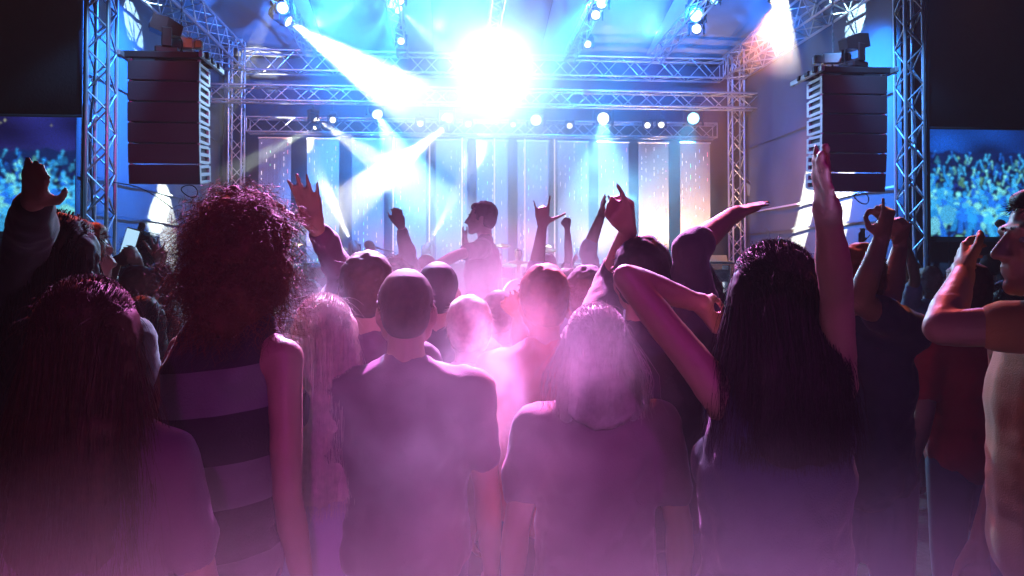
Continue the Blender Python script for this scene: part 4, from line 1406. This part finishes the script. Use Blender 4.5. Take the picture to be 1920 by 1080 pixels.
for q in (-1, 1):
    link('post', MB().cone((q * .09, 0, 0), (q * .09, 0, zt_), .012, .012, 8).mesh('post', WHITEP), t)
link('crossbar', MB().cone((-.09, 0, zt_), (.09, 0, zt_), .012, .012, 8).mesh('crossbar', WHITEP), t)
link('sheet', MB().box((0, .02, zt_ - .15), (.17, .006, .28)).mesh('sheet', TARP), t)
# the low step the silhouetted person stands on
sil = [o for o in COL.objects if o.get('label', '').startswith('silhouetted')][0]
t = thing('step_platform', 'low step under the silhouetted person', 'platform', (sil.location.x, sil.location.y, 0))
link('top', MB().bbox((0, 0, .375), (.8, .8, .05), .01).mesh('top', DECK), t)
for q in (-1, 1):
    link('side', MB().bbox((q * .36, 0, .175), (.05, .76, .35), .01).mesh('side', DECK), t)
for nm, bz in (('purple lit person with tousled', .25),):
    o = [o for o in COL.objects if o.get('label', '').startswith(nm)][0]
    t = thing('step_platform', 'low step under the tousled haired person', 'platform', (o.location.x, o.location.y, 0))
    link('top', MB().bbox((0, 0, bz - .025), (.7, .7, .05), .01).mesh('top', DECK), t)
    for q in (-1, 1):
        link('side', MB().bbox((q * .3, 0, bz / 2 - .025), (.05, .66, bz - .05), .01).mesh('side', DECK), t)
finish_meshes()

# ------------------------------------------------------------------ haze and smoke
def volume(name, dens, col, aniso):
    m = bpy.data.materials.new(name)
    m.use_nodes = True
    nt = m.node_tree
    nt.nodes.remove(nt.nodes['Principled BSDF'])
    v = nt.nodes.new('ShaderNodeVolumePrincipled')
    v.inputs['Color'].default_value = (*col, 1)
    v.inputs['Density'].default_value = dens
    v.inputs['Anisotropy'].default_value = aniso
    nt.links.new(v.outputs[0], nt.nodes['Material Output'].inputs['Volume'])
    return m, nt, v


hzm, _, _ = volume('haze', 0.0026, (0.93, 0.93, 0.95), 0.25)
o = link('haze', MB().box((0, 4, 5), (64, 64, 12)).mesh('haze', hzm))
tag(o, 'thin even stage haze over stage and crowd', 'haze', kind='stuff')


def smoke(label, c, r, dens, nscale=2.5, seed=0, thr=.45):
    m, nt, v = volume('smoke', 0, (0.95, 0.95, 0.96), 0.2)
    tc = nt.nodes.new('ShaderNodeTexCoord')
    ln = nt.nodes.new('ShaderNodeVectorMath')
    ln.operation = 'LENGTH'
    nt.links.new(tc.outputs['Object'], ln.inputs[0])
    fall = nt.nodes.new('ShaderNodeMapRange')
    fall.interpolation_type = 'SMOOTHSTEP'
    fall.inputs[1].default_value, fall.inputs[2].default_value, fall.inputs[3].default_value, fall.inputs[4].default_value = .15, .98, 1, 0
    nt.links.new(ln.outputs['Value'], fall.inputs[0])
    ns = nt.nodes.new('ShaderNodeTexNoise')
    ns.noise_dimensions = '4D'
    ns.inputs['W'].default_value = seed * 3.7
    ns.inputs['Scale'].default_value = nscale
    ns.inputs['Detail'].default_value = 3
    ns.inputs['Distortion'].default_value = .6
    nt.links.new(tc.outputs['Object'], ns.inputs['Vector'])
    mr = nt.nodes.new('ShaderNodeMapRange')
    mr.inputs[1].default_value, mr.inputs[2].default_value, mr.inputs[3].default_value, mr.inputs[4].default_value = thr, .7, 0, dens
    nt.links.new(ns.outputs['Fac'], mr.inputs[0])
    mu = nt.nodes.new('ShaderNodeMath')
    mu.operation = 'MULTIPLY'
    nt.links.new(mr.outputs[0], mu.inputs[0])
    nt.links.new(fall.outputs[0], mu.inputs[1])
    nt.links.new(mu.outputs[0], v.inputs['Density'])
    o = link('smoke', MB().ell((0, 0, 0), (1, 1, 1)).mesh('smoke', m), None, c, None, r)
    return tag(o, label, 'smoke', 'drifting smoke', 'stuff')


smoke('patchy smoke filling the air over the stage', (0.9, 16.0, 4.4), (6.1, 4.4, 4.6), .34, 2.2, 9, .26)
smoke('white smoke round the great white light', P(930, 160, 16.9), (2.6, .9, 1.9), 1.15, 1.2, 1, .3)
smoke('bright smoke in the broad beam at upper left', P(690, 140, 15.3), (1.7, .6, 1.0), .8, 1.6, 2, .4)
smoke('bright smoke where the two beams cross', P(720, 300, 17.0), (1.7, .6, .85), .9, 2.2, 3, .4)
smoke('pale smoke in the floor beam left of the bald musician', P(610, 370, 17.6), (.7, .5, .95), .9, 2.0, 6, .35)
smoke('pale smoke drifting before the right panels', P(1140, 360, 16.9), (1.7, .4, .6), 1.0, 1.8, 4, .42)
smoke('added pink mist standing in for blurred people at the middle', P(940, 730, 2.3), (.24, .16, .46), 4.5, 3.2, 5, .4)  # added: lit mist in place of motion-blurred figures
smoke('added thin pink mist veiling the backs at the middle', P(900, 720, 1.6), (.46, .2, .5), .8, 3.2, 15, .4)  # added to dissolve the near backs in lit mist
smoke('pink haze hanging over the middle of the crowd', P(930, 575, 3.9), (1.5, 1.0, .5), .8, 2.2, 11, .3)
smoke('orange lit smoke in the roof corner at upper right', P(1440, 50, 13.9), (1.6, .8, 1.1), .3, 1.6, 12, .3)
smoke('added lilac mist for the blurred streaks beside the long pale hair', P(600, 700, 2.2), (.13, .12, .36), 4.5, 2.6, 7, .38)  # added: lit mist in place of smeared pale hair
smoke('added violet mist round the loose pale hairdo', P(1110, 690, 1.85), (.14, .1, .25), 2.5, 1.4, 8, .3)  # added lit mist, in place of motion blur
smoke('added low mist before the camera, giving the mauve fade along the bottom', (0, .8, .8), (1.7, .42, .74), 1.6, .8, 10, .0)  # added mist: with the floor lamps it makes the mauve bottom fade
